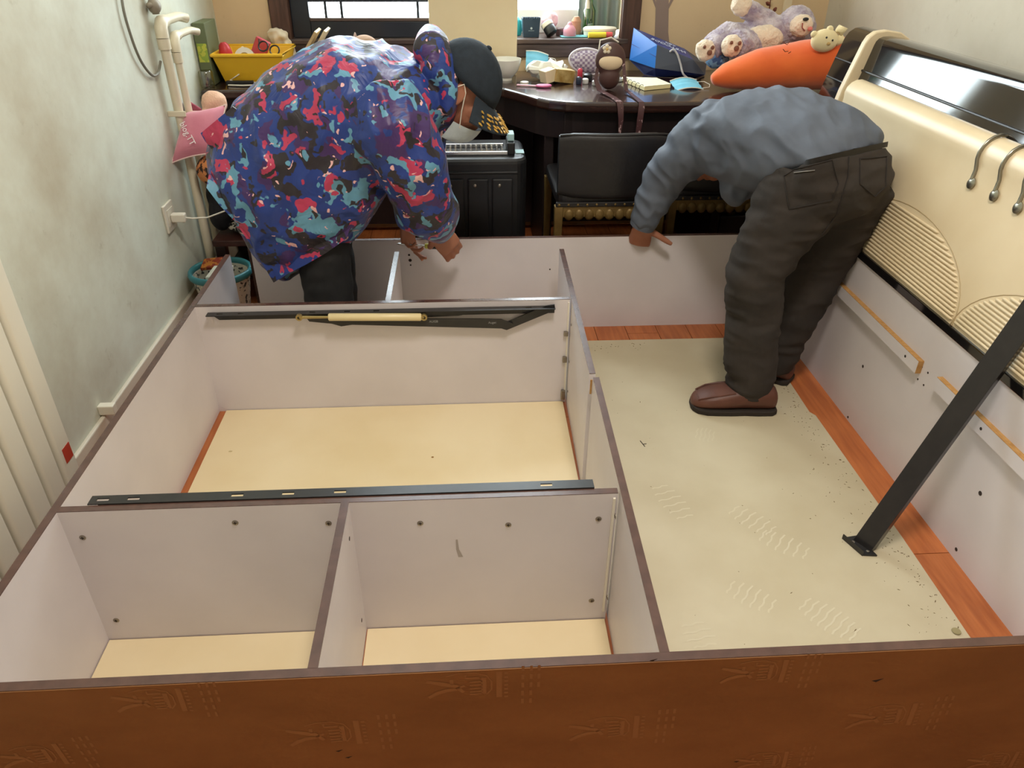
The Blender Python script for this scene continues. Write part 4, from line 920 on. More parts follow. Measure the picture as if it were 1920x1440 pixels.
blob('pink_cushion', 'dark rose cushion tip behind the pink pillow and pipes', 'cushion', [MB().loft([[ony(u, v, y) for u, v in ((348, 184), (380, 205), (382, 222), (352, 226))] for y in (2.30, 2.36)])], mat('rose_velvet', (168, 78, 96), .85, sheen=.3), .006, 6, .003)
# teal waste basket
bk = thing('waste_basket', 'teal and white plastic waste basket with wrappers beside the bed corner', 'basket', (-.11, 2.0, 0))
bc = (-.135, 1.955)
obj('wall', MB().lathe([(.078, 0), (.106, .19), (.102, .19), (.075, .004), (.002, .004), (.002, 0)], (bc[0], bc[1], 0), 28), spots('white_perforated', (222, 216, 200), (60, 66, 68), 60, .56, .5), bk, smooth=True)
obj('rim', MB().tube([(bc[0]+.110*math.cos(a), bc[1]+.110*math.sin(a), .198) for a in [2*math.pi*k/32 for k in range(33)]], [(.009, .014)]*33, 10), mat('teal_plastic', (60, 132, 142), .4), bk, smooth='all')
m = MB(); rng = random.Random(2)
obj('paper_wrapper', MB().prism([(-.04, -.03), (.05, -.035), (.055, .03), (-.02, .04)], (bc[0]-.005, bc[1]-.02, .196), (1, 0, .1), (0, 1, .25), (0, -.004, .012)), mat('white_paper', (230, 228, 214), .8), label='white paper wrapper lying in the teal waste basket', cat='wrapper', bevel=.003)
obj('snack_wrapper', MB().prism([(-.05, -.015), (.02, -.02), (.03, .03), (-.045, .035)], (bc[0]-.03, bc[1]+.035, .205), (1, 0, .15), (0, 1, .35), (0, -.005, .014)), spots('orange_snack_print', (206, 130, 50), (150, 50, 30), 50, .5, .4), label='orange snack wrapper lying in the teal waste basket', cat='wrapper', bevel=.003)

# ------------------------------------------------------------------ things on the desk
def dpt(u, v, z=D): return onz(u, v, z)
# board leaning before the window
wbd = MB().loft([[V((.668, 2.80, D+.001)), V((1.044, 2.80, D+.001)), V((1.044, 2.812, D+.001)), V((.668, 2.812, D+.001))], [V((.662, 2.895, 1.62)), V((1.062, 2.895, 1.62)), V((1.062, 2.907, 1.62)), V((.662, 2.907, 1.62))]])
obj('cream_panel', wbd, mat('cream_panel_paint', (236, 218, 180), .4, col2=(230, 210, 170), vs=4), label='tall cream board leaning against the middle of the window', cat='board', bevel=.003)
def bowl(c, r, h, label):
    R_ = [(r*.42, 0), (r*.42, h*.12), (r*.50, h*.16), (r*.82, h*.48), (r*.97, h*.85), (r, h), (r*.96, h), (r*.93, h*.85), (r*.78, h*.50), (r*.45, h*.2), (.002, h*.18)]
    obj('bowl', MB().lathe(R_, c, 32), mat('white_ceramic', (238, 236, 226), .2), smooth=True, angle=50, label=label, cat='bowl', group='white bowls on the desk')
bowl((.99, 2.70, D), .068, .085, 'white ceramic bowl on the desk in front of the navy cap')
bowl((.83, 2.72, D), .075, .118, 'white ceramic bowl mostly hidden behind the navy cap')
# yellow basket
yb = thing('storage_basket', 'yellow plastic storage basket on the left end of the desk', 'basket', (-.1, 2.70, D))
M_yel = mat('yellow_plastic', (238, 188, 48), .35, spec=.4)
def rr(x0, x1, y0, y1, z): return [V((x0, y0, z)), V((x1, y0, z)), V((x1, y1, z)), V((x0, y1, z))]
bx = (-.185, .045, 2.64, 2.84); bt_ = (-.212, .07, 2.60, 2.88)
zt = D+.115; g1 = .006
obj('body', MB().loft([rr(*bx, D+.001), rr(*bt_, zt), rr(bt_[0]+g1, bt_[1]-g1, bt_[2]+g1, bt_[3]-g1, zt), rr(bx[0]+g1, bx[1]-g1, bx[2]+g1, bx[3]-g1, D+.008)]), M_yel, yb, bevel=.004)
obj('rim', MB().tube([V(p) for p in rr(*bt_, zt)+rr(*bt_, zt)[:1]], [(.007, .007)]*5, 8), M_yel, yb, smooth=True)
M_redp = mat('red_plastic', (196, 48, 54), .4)
obj('red_bottle', MB().lathe([(.022, 0), (.026, .02), (.026, .09), (.02, .115), (.01, .125)], (-.165, 2.68, D+.03), 18, Matrix.Rotation(-.12, 3, 'Y')), M_redp, smooth=True, label='red bottle standing in the yellow basket', cat='bottle')
obj('tape_roll', MB().lathe([(.022, 0), (.042, 0), (.042, .03), (.022, .03), (.022, 0)], (-.10, 2.70, D+.085), 24, R3((1, 0, 0), (0, .35, .93)), False), mat('grey_white_tape', (220, 220, 216), .5), smooth=True, label='white tape roll on its side in the yellow basket', cat='tape roll')
obj('pink_box', MB().obox((-.045, 2.72, D+.115), (.06, .03, .10), Matrix.Rotation(.5, 3, 'Y')), mat('dusty_red_card', (186, 70, 76), .6), bevel=.004, label='dusty red card box leaning in the yellow basket', cat='box')
gs = thing('glasses', 'black framed glasses lying on top in the yellow basket', 'glasses', (0, 2.67, D+.12))
for xo in (-.012, .032): obj('rim', MB().tube([V((xo+.019*math.cos(a), 2.655+.012*math.sin(a), D+.138+.017*math.sin(a)-.35*xo)) for a in [2*math.pi*k/18 for k in range(19)]], .0032, 6), M_black_plastic, gs, smooth=True)
obj('temple', MB().tube([(-.028, 2.66, D+.150), (-.04, 2.72, D+.165), (-.05, 2.77, D+.16)], .003, 6), M_black_plastic, gs, smooth=True)
obj('pen', MB().tube([(-.165, 2.63, D+.07), (-.12, 2.75, D+.125)], .006, 8), mat('cream_pen', (236, 214, 170), .4), label='cream pen sticking out of the yellow basket', cat='pen', smooth=True)
m = MB()
blob('plastic_bag', 'crumpled clear white plastic bag behind the yellow basket', 'bag', [MB().ell((.0, 2.905, D+.15), (.05, .018, .035), None, 14, 8), MB().ell((.03, 2.905, D+.07), (.04, .018, .075), None, 14, 8)], mat('milky_plastic', (226, 214, 190), .35), .006, 2, .012, 45)
# olive box with bottles, in the corner
gb = thing('card_box', 'olive green card box standing in the left corner of the desk', 'box', (-.22, 2.70, D))
obj('carton', MB().box(-.268, -.218, 2.60, 2.76, D+.001, D+.235), mat('olive_card', (104, 112, 78), .6), gb, bevel=.003)
obj('lime_print', MB().box(-.262, -.224, 2.5985, 2.5999, D+.09, D+.16), spots('lime_print', (150, 170, 60), (196, 196, 70), 40, .5, .5), gb)
obj('clear_jar', MB().lathe([(.026, 0), (.028, .01), (.028, .06), (.024, .065)], (-.235, 2.555, D+.001), 18), glass('clear_plastic', (230, 226, 206), .8), smooth=True, label='clear plastic jar before the olive card box', cat='jar')
obj('white_cord', MB().tube([(-.16, 2.58, D+.005), (-.10, 2.565, D+.006), (-.02, 2.575, D+.006), (.02, 2.60, D+.006), (-.03, 2.625, D+.007), (-.10, 2.61, D+.008), (-.155, 2.60, D+.02), (-.12, 2.63, D+.04)], .0032, 8), M_white_plastic, smooth=True, label='white cord coiled before the yellow basket', cat='cord')
obj('power_strip', MB().box(-.17, -.06, 2.585, 2.605, D+.001, D+.02), M_black_plastic, bevel=.003, label='black power strip under the white cord', cat='power strip')
# papers and bag behind the jacket
for k, (lab, cc) in enumerate((('tan notebook leaning on the window casing behind the jacket', (196, 168, 122)), ('cream notebook leaning behind the tan notebook', (222, 204, 166)))):
    c = V((.10+.035*k, 2.78+.03*k, D)); obj('notebook', MB().obox(c+V((.03, 0, .094)), (.012, .13, .23), Matrix.Rotation(.62, 3, 'Y')), mat('notebook_%d' % k, cc, .7), bevel=.002, label=lab, cat='notebook')
cbg = blob('cloth_bag', 'brown cloth bag with a folded end behind the camouflage jacket', 'bag', [MB().ell((.30, 2.78, D+.075), (.13, .07, .073), Matrix.Rotation(-.30, 3, 'Y'), 18, 10), MB().ell((.385, 2.78, D+.10), (.075, .07, .07), None, 18, 10), MB().ell((.34, 2.78, D+.03), (.10, .06, .03), None, 18, 10)], mat('taupe_cloth', (160, 128, 102), .9, bump=.2, bs=30), .007, 5, .004)
obj('bag_band', MB().tube([V((.35, 2.78+.075*math.cos(a), D+.092+.078*math.sin(a))) for a in [2*math.pi*k/20 for k in range(21)]], [(.010, .003)]*21, 6), mat('taupe_band', (140, 108, 86), .9), cbg, smooth=True)
# tissue, mask, crumpled box
def crumple(name, label, cat, c, r, m, seed, amt=.012, seg=(18, 10), R=None):
    mb = MB().ell(c, r, R, *seg); o_ = V((seed*3.1, seed*1.7, 0))
    mb.warp(lambda p: V((p.x, p.y, max(p.z, c[2]-r[2]*.9)))+V((noise.noise(p*28+o_), noise.noise(p*28-o_), abs(noise.noise(p*34+o_))))*amt)
    return obj(name, mb, m, smooth=True, angle=25, label=label, cat=cat)
c = V((1.172, 2.70, D+.033)); crumple('tissue_paper', 'crumpled white tissue paper on the desk beside the white bowl', 'tissue', c, (.10, .055, .034), mat('tissue', (240, 238, 226), .9), 1, .03)
c = V((1.20, 2.62, D+.031))
cpk = obj('card_packet', MB().obox(c+V((.03, 0, 0)), (.085, .06, .052), Matrix.Rotation(.25, 3, 'Z') @ Matrix.Rotation(.15, 3, 'Y')), mat('cream_gold_card', (214, 190, 130), .35, .2, col2=(166, 132, 66), vs=26), bevel=.003, label='crumpled gold foil packet on the desk', cat='packet')
obj('card_flap', MB().obox(c+V((-.035, -.012, .002)), (.052, .055, .05), Matrix.Rotation(.45, 3, 'Z') @ Matrix.Rotation(-.2, 3, 'Y')), mat('cream_card', (232, 216, 180), .7), cpk, bevel=.002)
M_mb = mat('blue_mask_cloth', (112, 186, 214), .8, col2=(130, 200, 224), vs=20)
def medmask(label, c, u, v, wd, ht_, bow, flat):
    u, v = V(u).normalized(), V(v).normalized(); nn = u.cross(v); c = V(c); t = thing('face_mask', label, 'mask', c, 'loose blue face masks on the desk'); rows = []
    for i in range(9):
        s = i/8-.5; rows.append([c+u*(wd*s)+v*(ht_*(j/8-.5)*(1-.1*abs(s)))+nn*(bow*(1-4*s*s)+.0025*math.sin(j*2.4)) for j in range(9)])
    m = MB().loft(rows, False, False).loft([[p-nn*.002 for p in r] for r in rows], False, False)
    obj('cloth', m, M_mb, t, smooth=True, angle=60); [obj('nose_edge', MB().tube([r[q] for r in rows], .0022, 6), M_white_plastic, t, smooth=True) for q in (0, 8)]
    e0, e1 = rows[8][1], rows[8][7]; obj('ear_loop', MB().tube([e0, e0+u*.03+v*.005, (e0+e1)/2+u*.042, e1+u*.03, e1], .0015, 6), M_white_plastic, t, smooth=True)
medmask('light blue face mask lying by the yellow notepad', (1.735, 2.50, D+.010), (.96, .06, .02), (-.15, .9, .28), .115, .085, .012, True)
medmask('light blue face mask propped behind the white bowl', (1.135, 2.795, D+.055), (.95, -.1, -.15), (.05, .55, .8), .10, .09, .01, False)
ck = checker('purple_gingham', (150, 132, 160), (214, 206, 216), 90)
slm = obj('sleep_mask', MB().ell((1.365, 2.80, D+.058), (.085, .03, .05), Matrix.Rotation(.12, 3, 'Y'), 20, 12).warp(lambda p: p), ck, smooth='all', label='purple checked sleep mask propped before the window sill', cat='sleep mask')
obj('trim', MB().tube([V((1.365+.087*math.cos(a), 2.795, D+.058+.052*math.sin(a)-.12*.087*math.cos(a))) for a in [2*math.pi*k/28 for k in range(29)]], .005, 8), mat('pale_trim', (226, 220, 226), .7), slm, smooth=True)
sc = thing('hair_comb', 'pink comb with a looped handle near the curved desk edge', 'comb', (1.1, 2.53, D))
M_pk = mat('hot_pink_plastic', (232, 120, 170), .35); M_pk2 = mat('pale_pink_plastic', (236, 186, 200), .35)
obj('blade', MB().bar((1.03, 2.555, D+.005), (1.115, 2.53, D+.005), .012, .006), M_pk2, sc, bevel=.002)
obj('loop', MB().tube([V((1.14+.028*math.cos(a), 2.523+.012*math.sin(a), D+.007)) for a in [2*math.pi*k/24 for k in range(25)]], .0055, 8).bar((1.112, 2.531, D+.006), (1.14, 2.523, D+.006), .018, .006), M_pk, sc, smooth=True)
for lab, c, r, h, cc in (('small white cap bottle on the desk between comb and brown bag', (1.325, 2.60), .013, .022, (228, 226, 220)), ('small pale tube on the desk beside the brown bag', (1.36, 2.565), .012, .02, (214, 216, 216)), ('small navy bottle on the desk right of the gold packet', (1.295, 2.59), .012, .03, (40, 50, 72)), ('small white jar lid in front of the tissue paper', (1.065, 2.595), .018, .012, (226, 220, 206)), ('small red lipstick case beside the purple sleep mask', (1.315, 2.70), .011, .045, (206, 60, 80)), ('small black makeup case beside the brown bag', (1.345, 2.67), .02, .03, (36, 36, 40)), ('small grey dish behind the brown bag', (1.47, 2.66), .03, .014, (196, 200, 204))):
    obj('cosmetic', MB().lathe([(r*.9, 0), (r, h*.15), (r, h*.8), (r*.7, h*.95), (r*.3, h)], (c[0], c[1], D+.001), 16), mat('cosm_%d' % len(MATS), cc, .35), smooth=True, label=lab, cat='cosmetic', group='small cosmetics on the desk')
# notepad
npd = thing('notepad', 'pale yellow notepad with black ring binding on the desk', 'notepad', (1.58, 2.55, D))
q = [V((1.49, 2.655, D+.001)), V((1.545, 2.44, D+.001)), V((1.665, 2.49, D+.001)), V((1.635, 2.63, D+.001))]
obj('pages', MB().loft([q, [p+V((0, 0, .014)) for p in q]]), mat('pale_yellow_paper', (240, 228, 176), .8), npd, bevel=.001)
obj('cover', MB().loft([[p+V((0, 0, .0145)) for p in q], [p+V((.002, 0, .017)) for p in q]]), mat('ivory_cover', (244, 236, 200), .6), npd)
for k in range(6): obj('ring', MB().tube([q[0].lerp(q[1], (k+.5)/6)+V((-.004+.010*math.cos(a)*1., 0, .009+.012*math.sin(a))) for a in [2*math.pi*j/10 for j in range(11)]], .0012, 5), M_black_plastic, npd, smooth=True)
# brown silicone shoulder bag (plain)
sb = thing('shoulder_bag', 'brown rounded shoulder bag with cream oval panel and long patterned strap', 'bag', (1.40, 2.46, D))
M_choc = mat('chocolate_silicone', (82, 54, 50), .5); M_cr2 = mat('cream_silicone', (236, 212, 176), .5)
bcx, bcy = 1.402, 2.47
bme = fused([MB().ell((bcx, bcy, D+.115), (.062, .034, .066), None, 24, 16), MB().ell((bcx, bcy, D+.048), (.044, .034, .047), None, 22, 12)], .004, 5)
obj('pouch', bme, M_choc, sb, smooth='all')
obj('oval_panel', MB().ell((bcx-.002, bcy-.022, D+.108), (.048, .018, .030), None, 24, 12), M_cr2, sb, smooth='all')
hcx, hcz = bcx-.022, D+.158
fwr = obj('flower', MB().ell((hcx, bcy-.030, hcz), (.006, .004, .006), None, 10, 6), mat('flower_centre', (226, 190, 120), .6), sb, smooth='all')
for k in range(5):
    a = 2*math.pi*k/5+.3; obj('petal', MB().ell((hcx+.011*math.cos(a), bcy-.029, hcz+.011*math.sin(a)), (.0075, .004, .0075), None, 10, 6), mat('ivory_petal', (244, 230, 204), .6), fwr, smooth='all')
M_strap = spots('strap_print', (84, 54, 56), (190, 160, 160), 55, .62, .4)
def strap(pts, wd):
    pts = [V(p) for p in pts]; rows = []
    for i, p in enumerate(pts):
        d = (pts[min(i+1, len(pts)-1)]-pts[max(i-1, 0)]).normalized(); sd = V((1, .15, 0)); sd = (sd-d*sd.dot(d)).normalized(); nn = d.cross(sd)
        w_ = wd[i] if isinstance(wd, (list, tuple)) else wd; rows.append([p+sd*w_+nn*.0012, p-sd*w_+nn*.0012, p-sd*w_-nn*.0012, p+sd*w_-nn*.0012])
    return MB().loft(rows)
fy = 2.208
obj('strap', strap([(bcx-.052, bcy-.01, D+.085), (bcx-.058, bcy-.02, D+.04), (bcx-.045, bcy-.05, D+.008), (bcx-.01, bcy-.17, D+.004), (bcx+.0, fy+.006, D+.003), (bcx+.003, fy-.004, D-.012), (bcx+.008, fy-.006, D-.06), (bcx+.008, fy-.005, D-.10), (bcx+.004, fy-.004, D-.15)], [.006, .008, .011, .012, .012, .012, .010, .006, .005]), M_strap, sb, smooth=True)
obj('strap', strap([(bcx+.05, bcy-.01, D+.12), (bcx+.056, bcy-.03, D+.06), (bcx+.062, bcy-.06, D+.01), (bcx+.075, bcy-.15, D+.004), (bcx+.083, fy+.006, D+.003), (bcx+.085, fy-.004, D-.012), (bcx+.082, fy-.006, D-.06), (bcx+.08, fy-.005, D-.10), (bcx+.076, fy-.004, D-.15)], [.006, .007, .008, .009, .010, .012, .012, .010, .006]), M_strap, sb, smooth=True)
obj('carry_cord', MB().tube([(bcx-.05, bcy, D+.145), (bcx-.045, bcy+.012, D+.185), (bcx, bcy+.015, D+.195), (bcx+.03, bcy+.01, D+.178)], .003, 8), M_white_plastic, sb, smooth=True)
# ------------------------------------------------------------------ gift bag, toys
gbg = thing('gift_bag', 'blue paper gift bag with silver lettering lying behind the notepad', 'bag', (1.75, 2.75, D))
A, B, Cc, Dd = ony(1188, 52, 2.87), ony(1232, 84, 2.71), ony(1300, 112, 2.64), ony(1290, 68, 2.82)
Dd = A+(Cc-B)*1.45
A2, E2, F2, D2 = ony(1180, 112, 2.84), ony(1228, 128, 2.70), ony(1322, 140, 2.62), ony(1325, 120, 2.80)
G = [V((1.62, 2.80, D+.001)), V((1.66, 2.745, D+.001)), V((1.82, 2.70, D+.001)), V((1.86, 2.80, D+.001))]
M_navy = mat('navy_paper', (38, 56, 120), .35); M_bl = mat('lit_blue_paper', (40, 110, 190), .3); M_gry = mat('shaded_grey_paper', (74, 80, 96), .5)  # gusset colour painted as lit, side and end colour as shaded
def slab(pts, nn, t=.0015):
    nn = V(nn).normalized()*t; return MB().loft([pts, [p-nn for p in pts]])
def nrm(p): return (p[1]-p[0]).cross(p[2]-p[0]).normalized()
for nm, q, m_ in (('printed_face', [A, B, Cc, Dd], M_navy), ('gusset', [A, A2, E2, B], M_bl), ('side_face', [B, E2, F2, Cc], M_gry), ('back_face', [Dd, D2, A2, A], M_navy), ('end_face', [Cc, F2, D2, Dd], M_gry), ('lower_face', [E2, A2, G[0], G[1]], M_navy), ('lower_face', [F2, E2, G[1], G[2]], M_navy), ('lower_face', [D2, F2, G[2], G[3]], M_navy)):
    obj(nm, slab(q, nrm(q)), m_, gbg)
f0 = gbg.children[0]
nn = nrm([A, B, Cc]); nn = nn if nn.z > 0 else -nn
ux = (B-Cc).normalized()
cen = (A*.9+B*.9+Cc*1.1+Dd*1.1)/4
for txt, sz, off in (('WETCODE', .034, .012), ('水密码', .017, -.022)):
    vy = nn.cross(ux); me = text_mesh(txt, sz, basis(cen+nn*.004+vy*off, ux, vy), .0003); obj('lettering', me, mat('silver_print', (196, 204, 220), .4), gbg)
obj('fold_line', MB().tube([A.lerp(A2, .5)+V((-.001, -.001, 0)), B.lerp(E2, .5)+V((-.001, -.001, 0))], .0012, 5), M_navy, gbg)
obj('cord_handle', MB().tube(smooth_path([ony(1256, 97, 2.675), ony(1263, 93, 2.665), ony(1270, 102, 2.66), ony(1276, 120, 2.65), ony(1282, 140, 2.63), onz(1300, 150, D+.006), onz(1320, 140, D+.006)]), .0042, 8), mat('grey_cord', (186, 184, 186), .7), gbg, smooth=True)

M_lil = mat('lilac_plush_fur', (214, 204, 212), .95, col2=(160, 144, 166), vs=26, bump=.9, bs=110, sheen=.4)
M_crf = mat('cream_plush_fur', (248, 230, 206), .95, bump=.7, bs=110, sheen=.4); M_pad = mat('brown_paw_pad', (132, 88, 70), .9)
pl = thing('plush_toy', 'lilac furry plush animal with cream belly lying behind the orange carrot', 'plush', (2.0, 2.7, D))
def Q(u, v, y): return ony(u, v, y)
def fur(name, parts, m_, par, vox=.007):
    me = fused(parts, vox, 4); puff(me, lambda p: noise.noise(p*60)*.005+noise.noise(p*25)*.004); return obj(name, me, m_, par, smooth='all')
y0 = 2.68
body_ = fur('torso', [MB().ell(Q(1440, 62, y0), (.13, .08, .075), None, 20, 12), MB().ell(Q(1490, 55, y0+.02), (.09, .08, .085), None, 20, 12), MB().tube([Q(1400, 75, y0), Q(1365, 66, y0-.05), Q(1330, 92, y0-.09)], [.06, .055, .05], 14), MB().tube([Q(1415, 85, y0-.03), Q(1390, 84, y0-.09), Q(1378, 84, y0-.12)], [.06, .06, .055], 14), MB().tube([Q(1455, 50, y0), Q(1420, 28, y0-.01), Q(1398, 15, y0-.02)], [.045, .04, .04], 12)], M_lil, pl)
fur('belly', [MB().ell(Q(1432, 72, y0-.055), (.085, .05, .055), None, 18, 10)], M_crf, pl)
for u, v, yy_ in ((1322, 94, 2.565), (1372, 86, 2.535), (1390, 10, 2.64)):
    c = Q(u, v, yy_); ft = fur('paw', [MB().ell(c, (.044, .026, .044), R3((1, .2, 0), (0, .35, .95)) if 0 else None, 18, 12)], M_crf, pl, .006)
    if v > 40:
        for du, dv, r in ((.012, -.006, .011), (-.012, .016, .007), (.022, .014, .008)):
            obj('paw_pad', MB().ell(c+V((du, -.028, dv)), (r, .005, r), None, 12, 8), M_pad, ft, smooth='all')
hd = fur('head', [MB().ell(Q(1492, 44, y0-.03), (.075, .07, .07), None, 20, 12)], M_lil, pl)
fur('muzzle', [MB().ell(Q(1502, 48, y0-.085), (.05, .035, .045), None, 16, 10)], M_crf, hd, .006)
obj('nose', MB().ell(Q(1511, 36, y0-.122), (.013, .006, .007), None, 12, 8), M_black_plastic, hd, smooth='all')
obj('cheek', MB().ell(Q(1519, 54, y0-.118), (.011, .006, .009), None, 12, 8), mat('pink_cheek', (232, 140, 130), .9), hd, smooth='all')
obj('mouth', MB().tube([Q(1505, 43, y0-.124), Q(1504, 52, y0-.126), Q(1509, 58, y0-.124)], .0022, 6), mat('red_thread', (150, 70, 60), .8), hd, smooth=True)
blob('blue_cloth', 'pale blue printed cloth under the plush paws', 'cloth', [MB().ell(Q(1345, 112, 2.60), (.05, .04, .035), None, 14, 8)], spots('blue_print', (120, 160, 196), (60, 90, 140), 40), .007, 3, .006, 30)
cr = thing('carrot_cushion', 'long orange carrot shaped cushion with a small cream plush head', 'cushion', (2.1, 2.42, D))
c0, c1, c2, c3, c4 = V((1.815, 2.44, D+.040)), V((1.87, 2.44, D+.055)), V((2.0, 2.43, D+.082)), V((2.17, 2.42, D+.098)), V((2.335, 2.40, D+.108))
me = fused([MB().tube([c0, c1, c1.lerp(c2, .5), c2, c3, c4, c4+V((.03, 0, .004))], [.020, .05, .066, .079, .093, .098, .06], 24)], .008, 8); puff(me, lambda p: noise.noise(p*8)*.006)
obj('carrot_body', me, mat('orange_velour', (240, 112, 40), .8, col2=(228, 96, 30), vs=6, sheen=.5, bump=.05, bs=90), cr, smooth='all')
M_crp = mat('ivory_velour', (244, 226, 178), .9, sheen=.3)
hcn = Q(1546, 76, 2.335)
hd2 = obj('toy_head', MB().ell(hcn, (.054, .028, .042), None, 22, 14), M_crp, cr, smooth='all')
for a, b in ((-.046, .022), (.012, .040)): obj('toy_ear', MB().ell(hcn+V((a, 0, b)), (.014, .010, .013), None, 12, 8), M_crp, hd2, smooth='all')
for a, b in ((-.006, .014), (.020, .004)): obj('toy_eye', MB().ell(hcn+V((a, -.026, b)), (.004, .003, .004), None, 8, 6), M_black_plastic, hd2, smooth='all')
obj('toy_snout', MB().ell(hcn+V((.006, -.027, -.008)), (.008, .004, .006), None, 10, 6), mat('tan_patch', (206, 170, 110), .9), hd2, smooth='all')
for u, v, u2, v2 in ((1570, 52, 1573, 64), (1573, 66, 1566, 82)): obj('bow_loop', MB().tube([Q(u, v, 2.34), Q((u+u2)/2+8, (v+v2)/2, 2.335), Q(u2, v2, 2.335)], [.012, .021, .012], 12), M_crp, cr, smooth='all')
obj('stitched_mark', MB().tube([Q(1468, 92, 2.345), Q(1472, 97, 2.344), Q(1478, 96, 2.344)], .0015, 6), mat('dark_thread', (120, 60, 30), .9), cr, smooth=True)
obj('stitched_mark', MB().tube([Q(1470, 80, 2.35), Q(1476, 84, 2.348), Q(1480, 78, 2.348)], .0015, 6), MATS['dark_thread'], cr, smooth=True)
obj('stitched_mark', MB().tube([Q(1478, 100, 2.342), Q(1483, 97, 2.342)], .0015, 6), MATS['dark_thread'], cr, smooth=True)

# ------------------------------------------------------------------ window sill
S = .8845
def sil(u, y=3.02): return ony(u, 60, y).x
def onsill(name, label, cat, prof, u, y, m_, n=20): return obj(name, MB().lathe(prof, (sil(u, y), y, S), n), m_, smooth=True, label=label, cat=cat)
x0 = sil(979, 2.985); x1 = sil(1012, 2.985)
bxo = thing('pot_box', 'small dark blue box with scalloped rim on the window sill', 'box', ((x0+x1)/2, 3.0, S))
M_nb = mat('dark_teal_card', (38, 58, 76), .5)
m = MB().loft([rr(x0+.005, x1-.005, 2.968, 3.028, S), rr(x0, x1, 2.963, 3.033, S+.078), rr(x0+.003, x1-.003, 2.966, 3.030, S+.078), rr(x0+.007, x1-.007, 2.971, 3.025, S+.004)])
obj('box', m, M_nb, bxo)
for k in range(8): obj('scallop', MB().ell((x0+.005+(x1-x0-.01)*k/7, 2.9645, S+.078), (.0055, .0022, .006), None, 8, 6), M_nb, bxo, smooth='all')
obj('print_mark', MB().bar(((x0+x1)/2-.013, 2.9625, S+.028), ((x0+x1)/2+.013, 2.9625, S+.028), .0008, .004, (0, 1, 0)), mat('pale_mark', (170, 184, 190), .5), bxo)
obj('print_mark', MB().lathe([(.005, 0), (.005, .0006)], ((x0+x1)/2, 2.9636, S+.038), 12, Matrix((V((1, 0, 0)), V((0, 0, 1)), V((0, -1, 0)))).transposed()), MATS['pale_mark'], bxo)
jx = sil(1028, 2.975); jr = thing('tilted_jar', 'black jar with white lid tipped on its side on the sill', 'jar', (jx, 2.98, S))
dj = V((-.35, .3, .55)).normalized(); u, v, d = frame_of(dj); RR = Matrix((u, v, d)).transposed(); c = V((jx+.008, 2.975, S+.030))
obj('jar', MB().lathe([(.020, -.022), (.027, -.018), (.027, .012), (.024, .016)], c, 22, RR), M_black_plastic, jr, smooth=True); obj('lid', MB().lathe([(.026, .016), (.028, .018), (.028, .034), (.022, .038)], c, 22, RR), M_white_plastic, jr, smooth=True)
onsill('pink_bottle', 'small pink bear shaped bottle with tan cap on the sill', 'bottle', [(.026, 0), (.030, .006), (.029, .03), (.020, .044), (.012, .05), (.011, .056), (.006, .062)], 1068, 2.985, mat('pink_gloss', (224, 160, 176), .3))
onsill('brown_toy', 'small brown round toy behind the pink bottle on the sill', 'toy', [(.016, 0), (.024, .02), (.02, .045), (.023, .06), (.012, .078), (.003, .08)], 1080, 3.04, mat('warm_brown', (176, 132, 104), .8))
blob('pink_pompon', 'pale pink fluffy ball behind the black jar on the sill', 'pompon', [MB().ell((sil(1030, 3.05), 3.05, S+.062), (.04, .03, .04), None, 14, 10), MB().ell((sil(1030, 3.05), 3.05, S+.02), (.022, .02, .022), None, 12, 8)], mat('pale_pink_fluff', (232, 196, 206), .95, bump=.6, bs=90), .006, 3, .005, 50)
onsill('dark_jar', 'small dark jar between the black jar and the pink bottle', 'jar', [(.018, 0), (.02, .004), (.02, .03), (.016, .034)], 1050, 3.02, mat('smoky_brown', (96, 72, 72), .4))
xo = sil(1125, 2.99); wo = thing('oval_case', 'white oval lidded case lying on the right of the sill', 'case', (xo, 3.0, S))
def oval(rx, ry, z): return [V((xo+rx*math.cos(a), 3.0+ry*math.sin(a), z)) for a in [2*math.pi*k/32 for k in range(32)]]
obj('tub', MB().loft([oval(.066, .034, S), oval(.074, .040, S+.006), oval(.076, .042, S+.024)]), M_white_plastic, wo, smooth=True)
obj('lid', MB().loft([oval(.078, .044, S+.025), oval(.078, .044, S+.034), oval(.070, .038, S+.040), oval(.02, .01, S+.043)]), M_white_plastic, wo, smooth=True)
xb = sil(1105, 2.945); lbm = thing('lip_balm', 'yellow lip balm tube with red cap before the white oval case', 'lip balm', (xb+.04, 2.942, S))
obj('tube', MB().tube([(xb-.004, 2.942, S+.0125), (xb+.076, 2.945, S+.0125)], .0122, 16), mat('lemon_yellow', (238, 214, 60), .4), lbm, smooth=True)
obj('cap', MB().tube([(xb+.077, 2.945, S+.0125), (xb+.105, 2.946, S+.0125)], .0124, 16), mat('coral_red', (220, 90, 90), .4), lbm, smooth=True)
onsill('green_bottle', 'tall translucent green bottle by the window curtain', 'bottle', [(.026, 0), (.028, .005), (.028, .10), (.014, .13), (.012, .17), (.013, .172), (.013, .19), (.004, .192)], 1103, 3.07, glass('green_glass', (90, 200, 130), .75))
obj('teal_folder', MB().obox((sil(1075, 2.99), 2.99, S+.0025), (.12, .07, .004), Matrix.Rotation(.06, 3, 'Z')), mat('cyan_card', (120, 196, 206), .4), label='flat cyan card lying under the bottles on the sill', cat='card', bevel=.001)
onsill('teal_pouch', 'teal pouch at the left end of the sill beside the cream board', 'pouch', [(.022, 0), (.028, .02), (.026, .06), (.012, .075), (.004, .078)], 968, 3.045, mat('teal_cloth', (40, 150, 160), .6))
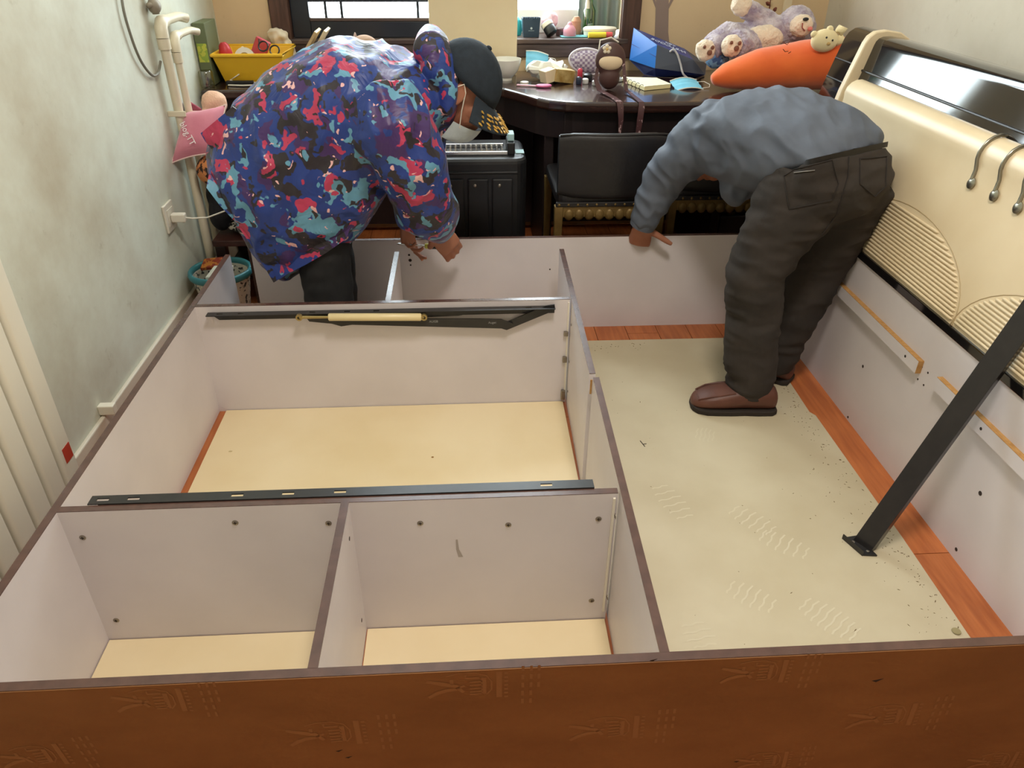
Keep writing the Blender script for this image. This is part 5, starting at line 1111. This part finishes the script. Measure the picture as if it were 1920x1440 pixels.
# curtain at the right of the window
rows = []
for k in range(41):
    s_ = k/40; x = 1.352+.200*s_; rows.append([V((x, 3.105+.014*math.sin(s_*26), z)) for z in (.9, 1.4, 1.9, 2.7)])
m = MB().loft(rows, False, False).loft([[p+V((0, .002, 0)) for p in r] for r in rows], False, False)
obj('curtain', m, mat('grey_teal_curtain', (150, 162, 160), .85), smooth='all', label='grey curtain gathered at the right of the window', cat='curtain')
obj('curtain_pull', MB().tube([(1.385, 3.05, 1.9), (1.385, 3.05, 1.05), (1.385, 3.05, 1.02), (1.385, 3.05, .995)], [.0015, .0015, .010, .011], 10), M_white_plastic, smooth=True, label='white pull weight hanging before the grey curtain', cat='curtain pull')
# wall decal and ducts on the back wall
yw = YB-.0022
def dec(px): return [ony(u, v, yw) for u, v in px]
M_dec = mat('taupe_decal', (150, 130, 120), .8)
td = thing('tree_decal', 'taupe tree trunk decal on the back wall above the gift bag', 'decal', (1.7, YB-.002, .9))
for nm, px in (('trunk', ((1230, -220), (1230, 0), (1228, 60), (1226, 90), (1256, 90), (1253, 60), (1254, 0), (1252, -220))), ('branch', ((1220, -10), (1232, 22), (1232, 14), (1226, -10))), ('branch', ((1268, -10), (1252, 20), (1252, 12), (1262, -10)))):
    q = dec(px); obj(nm, MB().loft([q, [p+V((0, .0018, 0)) for p in q]]), M_dec, td)
xd = ony(1469, 0, YB).x; xd2 = ony(1484, 0, YB).x
obj('cable_duct', MB().box(xd, xd2, YB-.014, YB-.0005, D+.01, ZC-.01), mat('ivory_duct', (232, 214, 180), .5), label='narrow ivory cable duct on the back wall behind the plush toy', cat='cable duct', bevel=.002)
tw = thing('dried_flower', 'dark red brown dried flower sprig on the back wall above the plush', 'dried flower', (2.05, 2.9, 1.0))
for u, v, u2, v2, r in ((1446, -10, 1440, 38, .003), (1440, 20, 1432, 22, .012), (1442, 4, 1438, 10, .014), (1450, 22, 1456, 14, .009), (1446, 0, 1448, -6, .011)):
    a, b = ony(u, v, 2.90), ony(u2, v2, 2.90); obj('sprig', MB().tube([a, (a+b)/2, b], [r*.5, r, r*.4], 8), mat('dried_brown', (120, 66, 52), .9), tw, smooth=True)
